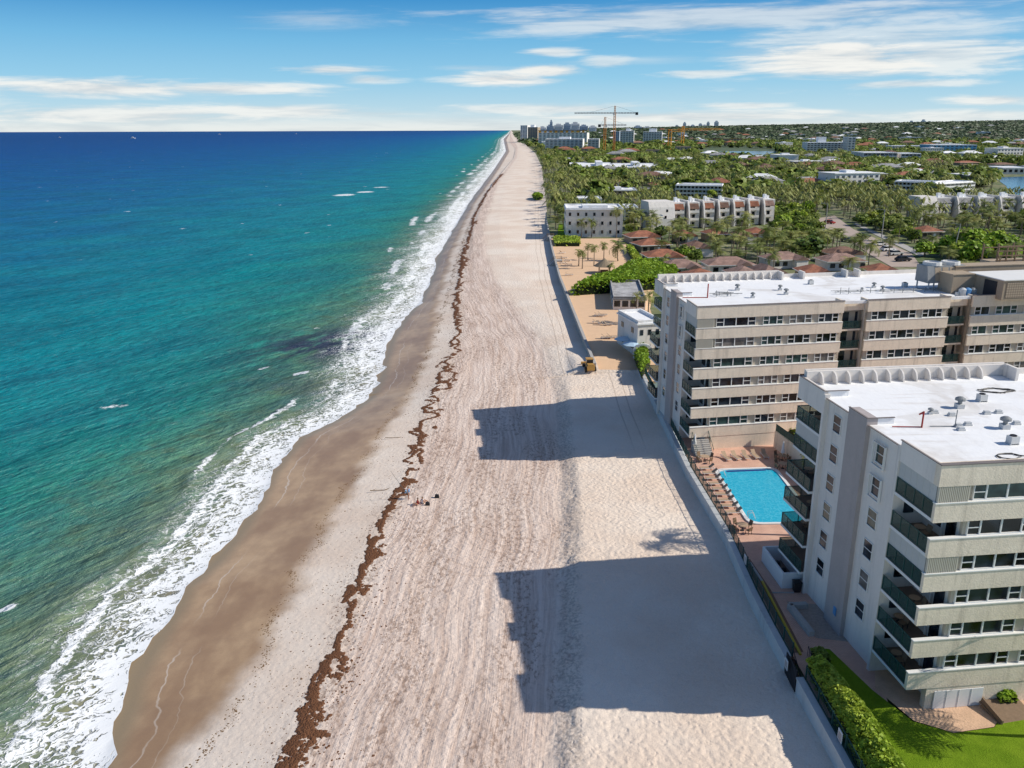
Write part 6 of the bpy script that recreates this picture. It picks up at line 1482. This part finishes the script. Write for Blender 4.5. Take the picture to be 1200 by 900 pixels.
# everything farther: one stuff object of low detail crowns
def hill(x, y):
    t = np.clip((y-2500)/4500, 0, 1); t = t*t*(3-2*t); return ZI + t*(24 + .0150*np.maximum(x,0))*np.clip((x-XR(y)-20)/350, 0, 1)
def cards(C, Nn, sx, sy, tw):
    Nn = Nn/np.linalg.norm(Nn, axis=1, keepdims=True); A = np.cross(Nn, tw); A /= np.linalg.norm(A, axis=1, keepdims=True)+1e-9; B = np.cross(Nn, A)
    return np.stack([C+A*sx[:,None], C+B*sy[:,None], C-A*sx[:,None], C-B*sy[:,None]], 1)
def far_woods():
    Q = []; MI = []
    pal = np.array([(p[0],p[1]) for p in rest if p[2]]); brd = np.array([(p[0],p[1]) for p in rest if not p[2]])
    # palms : 11 fronds x 2 cards + trunk card
    n = len(pal); h = rng.uniform(5, 10, n); q = rng.uniform(1.05, 1.5, n)
    for k in range(11):
        az = rng.uniform(0, 6.283, n); el = np.radians(rng.uniform(-5, 55, n)); L_ = 2.9*q
        d = np.stack([np.cos(az)*np.cos(el), np.sin(az)*np.cos(el), np.sin(el)], 1)
        c = np.stack([pal[:,0], pal[:,1], ZI-.3+h], 1) + d*L_[:,None]*.35; side = np.stack([-np.sin(az), np.cos(az), 0*az], 1)
        a = d*L_[:,None]*.5; b = side*.42
        Q.append(np.stack([c-a, c+b, c+a, c-b], 1)); MI.append(np.zeros(n, int))
        d2 = np.stack([np.cos(az)*.72, np.sin(az)*.72, -.69+0*az], 1); c2 = c + a + d2*L_[:,None]*.30
        a2 = d2*L_[:,None]*.42
        Q.append(np.stack([c2-a2, c2+b*1.2, c2+a2, c2-b*1.2], 1)); MI.append(np.zeros(n, int))
    for ax in (0, 1):
        o = np.zeros((n,3)); o[:,ax] = .20; b0 = np.stack([pal[:,0], pal[:,1], np.full(n, ZI-.3)], 1); t0 = b0.copy(); t0[:,2] += h
        Q.append(np.stack([b0-o, b0+o, t0+o*.7, t0-o*.7], 1)); MI.append(np.full(n, 1))
    n = len(brd); sc_ = rng.uniform(.75, 1.5, n)*(1+brd[:,1]/3500)
    for k in range(34):
        th = rng.uniform(0, 6.283, n); cz = rng.uniform(-.3, 1, n); sr = np.sqrt(1-cz**2); r = rng.uniform(.75, 1.1, n)
        C = np.stack([brd[:,0]+4.3*sc_*r*sr*np.cos(th), brd[:,1]+4.3*sc_*r*sr*np.sin(th), ZI+3.4*sc_+3.1*sc_*r*cz], 1)
        N_ = np.stack([sr*np.cos(th), sr*np.sin(th), cz+.2], 1)+rng.normal(0,.35,(n,3)); s_ = rng.uniform(.8, 1.7, n)*sc_
        Q.append(cards(C, N_, s_, s_*.8, rng.normal(0,1,(n,3)))); MI.append(np.full(n, 2))
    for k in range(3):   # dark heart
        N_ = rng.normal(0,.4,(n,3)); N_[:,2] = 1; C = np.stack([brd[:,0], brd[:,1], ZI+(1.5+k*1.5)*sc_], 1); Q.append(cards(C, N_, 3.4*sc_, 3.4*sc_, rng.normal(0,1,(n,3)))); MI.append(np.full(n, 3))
    Q = np.concatenate(Q).reshape(-1,3); MI = np.concatenate(MI)
    o = np_mesh('far_woodland', Q, np.arange(len(Q)).reshape(-1,4), [M['palm'],M['trunk'],M['leaf'],M['core']], MI); tag(o, 'mass of palms and leafy trees stretching back between the buildings', 'woodland', kind='stuff')
    # horizon woods
    n = 15000; Y = 2500*np.exp(rng.random(n)*1.25); X = XR(Y)+15+rng.random(n)*(Y*.70-XR(Y)-15)
    n = len(X); Q = []; MI = []
    for k in range(9):
        s_ = rng.uniform(6, 15, n)*(Y/3500)**.6; C = np.stack([X+rng.normal(0,12,n), Y+rng.normal(0,14,n), hill(X,Y)+rng.uniform(2, 10, n)], 1); N_ = np.stack([rng.normal(0,.5,n), rng.normal(-.5,.5,n), rng.uniform(.3,1.2,n)], 1)
        Q.append(cards(C, N_, s_, s_*rng.uniform(.35,.7,n), np.tile((0,0,1.), (n,1))+rng.normal(0,.2,(n,3)))); MI.append(rng.integers(0,2,n)*0 if k < 7 else np.ones(n,int))
    Q = np.concatenate(Q).reshape(-1,3); MI = np.concatenate(MI)
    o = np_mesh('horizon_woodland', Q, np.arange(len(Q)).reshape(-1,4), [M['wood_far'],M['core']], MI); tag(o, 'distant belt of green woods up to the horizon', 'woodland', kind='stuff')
    ys = np.array([1600, 2500, 3000, 3600, 4300, 5000, 6000, 7000, 9000, 12000.]); nc = 30; Yg = np.repeat(ys[:,None], nc, 1); t = np.linspace(0,1,nc)[None,:]**1.5; Xg = XR(Yg)+8+t*(Yg*1.2)
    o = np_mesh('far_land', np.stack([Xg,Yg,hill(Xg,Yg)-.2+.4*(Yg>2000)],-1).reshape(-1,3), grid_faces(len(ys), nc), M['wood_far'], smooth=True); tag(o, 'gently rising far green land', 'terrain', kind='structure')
far_woods()
# scattered small houses in the far suburb
def house_mesh(tile, wall, name='house'):
    r = MB(); r.box(-7,7,-5,5,0,4.6,1); r.add([(-8,-6,4.5),(8,-6,4.5),(8,6,4.5),(-8,6,4.5),(-3,0,7.2),(3,0,7.2)], [(0,1,5,4),(1,2,5),(2,3,4,5),(3,0,4),(0,3,2,1)], 0)
    r.box(-5,-2.5,-5.06,-5.003,1.2,3.2,2); r.box(1,4.5,-5.06,-5.003,1.2,3.2,2); return mesh_from(r, [M[tile], M[wall], M['fglass']], name)
HM = [(house_mesh('roof_white','white_wall'), 'white roofed'), (house_mesh('roof_grey','white_wall'), 'grey roofed'), (house_mesh('tile','ctan'), 'orange roofed'), (house_mesh('tile_brown','ctan'), 'brown roofed')]
def flat_mesh(m_, w_, d_, h_, name='house'):
    r = MB(); r.box(-w_,w_,-d_,d_,0,h_,1); r.box(-w_-.4,w_+.4,-d_-.4,d_+.4,h_,h_+.5,0); r.box(-w_*.3,w_*.1,-d_*.4,d_*.4,h_+.5,h_+2,0)
    for q_ in range(int(h_/3)):
        for j_ in range(8): r.box(-w_+w_*.25*j_+w_*.05,-w_+w_*.25*j_+w_*.18,-d_-.06,-d_-.003,1+3*q_,2.4+3*q_,2)
    return mesh_from(r, [M['roof_white'], M[m_], M['fglass']], name)
HM += [(flat_mesh('towera',16,7,6.5),'long flat white roofed'), (flat_mesh('towera',12,9,9.5),'three storey flat roofed'), (flat_mesh('ctan',14,7,6.5),'tan walled flat roofed')]
k = 0
while k < 250:
    Y = 560*math.exp(random.random()**.8*2.3); X = xe(Y)+40+random.random()*(Y*.66-xe(Y)-40)
    if not free(X, Y): continue
    me, nm = random.choice(HM[:4]*5+HM[4:]); o = bpy.data.objects.new('house', me); col.objects.link(o); s = random.uniform(.7,1.2)*(1+Y/5000); o.scale = (s*1.2,s,s*.9); o.location = (X,Y,float(hill(np.array(X),np.array(Y)))+(5.0 if Y > 1100 else 3.0)); o.rotation_euler = (0,0,random.choice((0,.2,1.57,-.3)))
    z_ = 'nearer wooded suburb' if Y < 1600 else 'far wooded suburb'
    tag(o, f'{nm} house half hidden in the {z_}', 'house', f'{nm} houses in the {z_}'); k += 1

# ------------------------------------------------------------------ sky, sun, camera
SUN = np.array((28.5, -2.75, 22.2)); SUN = SUN/np.linalg.norm(SUN)
el_, az_ = math.asin(SUN[2]), atan2(SUN[0], SUN[1])
w = bpy.data.worlds.new('World'); sc.world = w; w.use_nodes = True; t = w.node_tree; t.nodes.clear(); nt = NT(t)
out = nt.n('ShaderNodeOutputWorld'); bg = nt.n('ShaderNodeBackground'); t.links.new(bg.outputs[0], out.inputs[0]); bg.inputs[1].default_value = .090
sky = nt.n('ShaderNodeTexSky', sky_type='NISHITA'); sky.sun_disc = False; sky.sun_elevation = el_; sky.sun_rotation = az_; sky.altitude = 20; sky.air_density = 1.0; sky.dust_density = .6; sky.ozone_density = 1.6
g = nt.n('ShaderNodeTexCoord').outputs['Generated']; x, y, z = nt.sep(g)
hz = nt.math('SQRT', nt.math('ADD', nt.math('MULTIPLY', x, x), nt.math('MULTIPLY', y, y)))
ele = nt.math('DIVIDE', z, nt.math('MAXIMUM', hz, .01)); q = nt.math('DIVIDE', x, nt.math('MAXIMUM', y, .05)); fwd = nt.step(y, .15, .4)
k_ = 1/.090
S2 = lambda *c: tuple(v*k_ for v in S(*c))
low = nt.ramp(nt.math('MULTIPLY', ele, 5.0), [(0.0, S(222,234,236)), (.10, S(190,224,240)), (.28, S(146,206,238)), (.48, S(112,186,230)), (.68, S(58,148,210)), (1.0, S(14,102,176))])
low = nt.vmath('MULTIPLY', low, (k_,)*3)
skyc = nt.mix(nt.math('MULTIPLY', nt.step(ele, .55, .16), .88), nt.vmath('MULTIPLY', sky.outputs[0], (.86,.98,1.16)), low)
def dpx(px_, py_):
    dx, dy = (px_-600)/F, (450-py_)/F; dx, dy = dx*cos(ROLL)+dy*sin(ROLL), -dx*sin(ROLL)+dy*cos(ROLL)
    X, Y, Z = dx, cos(PITCH)+dy*sin(PITCH), -sin(PITCH)+dy*cos(PITCH); return X/Y, Z/hypot(X, Y)
cv = nt.comb(nt.math('MULTIPLY', q, 7.0), nt.math('MULTIPLY', ele, 75.0)); n1 = nt.noise(cv, 1.0, 7.0, .62, .3); n2 = nt.noise(nt.comb(nt.math('MULTIPLY', q, 5.0), nt.math('MULTIPLY', ele, 70.0), 3.3), 1.0, 6.0, .68, .8)
tot = None; shade = None
for (cx, cy, rx, ry, dn) in ((110,103,150,11,.95),(265,104,120,7.5,.9),(392,82,62,5,.85),(432,93,40,5,.7),(590,92,72,9,1),(640,83,48,8,1),(650,61,38,5,.8),(712,73,34,7,.6),(985,70,140,25,1.0),(1085,66,150,22,.8),(1015,45,190,20,.62),(860,22,330,17,.6),(1120,22,150,20,.35),(930,60,80,22,.45),(828,86,60,5,.75),(1065,98,100,5,.7),(1165,117,60,6,.85),(870,124,55,4,.75),(650,128,150,7,.75),(150,135,200,11,.85),(330,131,130,9,.85),(430,136,120,6,.5),(820,137,260,8,.85),(1130,136,110,7,.7),(370,22,90,9,.35),(1150,82,60,6,.4),(560,80,60,3,.3),(735,70,80,5,.3)):
    q0, e0 = dpx(cx, cy); a = rx/1015; b = ry/F
    du = nt.math('DIVIDE', nt.math('SUBTRACT', q, q0), a); dv = nt.math('DIVIDE', nt.math('SUBTRACT', ele, e0), b)
    r = nt.math('SQRT', nt.math('ADD', nt.math('MULTIPLY', du, du), nt.math('MULTIPLY', dv, dv)))
    nz = n1 if dn > .55 else n2
    v = nt.math('ADD', nt.math('SUBTRACT', 1.25, r), nt.math('MULTIPLY', nt.math('SUBTRACT', nz, .5), 2.8))
    v = nt.math('MULTIPLY', nt.step(v, 0.0, 1.0 if dn > .55 else 1.6), dn); tot = v if tot is None else nt.math('MAXIMUM', tot, v)
tot = nt.math('MAXIMUM', tot, nt.math('MULTIPLY', nt.step(ele, .022, .002), .55)); tot = nt.math('MULTIPLY', tot, fwd)
gen = nt.math('MULTIPLY', nt.step(n2, .55, .75), nt.math('SUBTRACT', 1.0, fwd)); tot = nt.math('MAXIMUM', tot, nt.math('MULTIPLY', gen, nt.step(ele, 0, .1)))
cl = nt.mix(nt.step(n1, .35, .62), S2(214,218,220), S2(250,248,242))
skyc = nt.mix(nt.math('MULTIPLY', tot, .93), skyc, cl)
t.links.new(skyc, bg.inputs[0])
sl = bpy.data.lights.new('sun', 'SUN'); sl.energy = 4.6; sl.angle = radians(.5); sl.color = (1.0, .94, .84)
so = bpy.data.objects.new('sun', sl); col.objects.link(so)
from mathutils import Vector
so.rotation_euler = Vector(SUN).to_track_quat('Z', 'Y').to_euler(); so.location = (60, -10, 90)
cd = bpy.data.cameras.new('camera'); cam = bpy.data.objects.new('camera', cd); col.objects.link(cam)
cd.sensor_fit = 'HORIZONTAL'; cd.sensor_width = 36; cd.lens = 36*F/1200; cd.clip_start = .5; cd.clip_end = 200000
from mathutils import Matrix
cam.matrix_world = Matrix.Translation((0,0,H)) @ Matrix.Rotation(pi/2-PITCH, 4, 'X') @ Matrix.Rotation(-ROLL, 4, 'Z')
sc.camera = cam
sc.view_settings.view_transform = 'Standard'; sc.view_settings.look = 'None'; sc.view_settings.exposure = 0
sc.cycles.max_bounces = 6; sc.cycles.transparent_max_bounces = 12
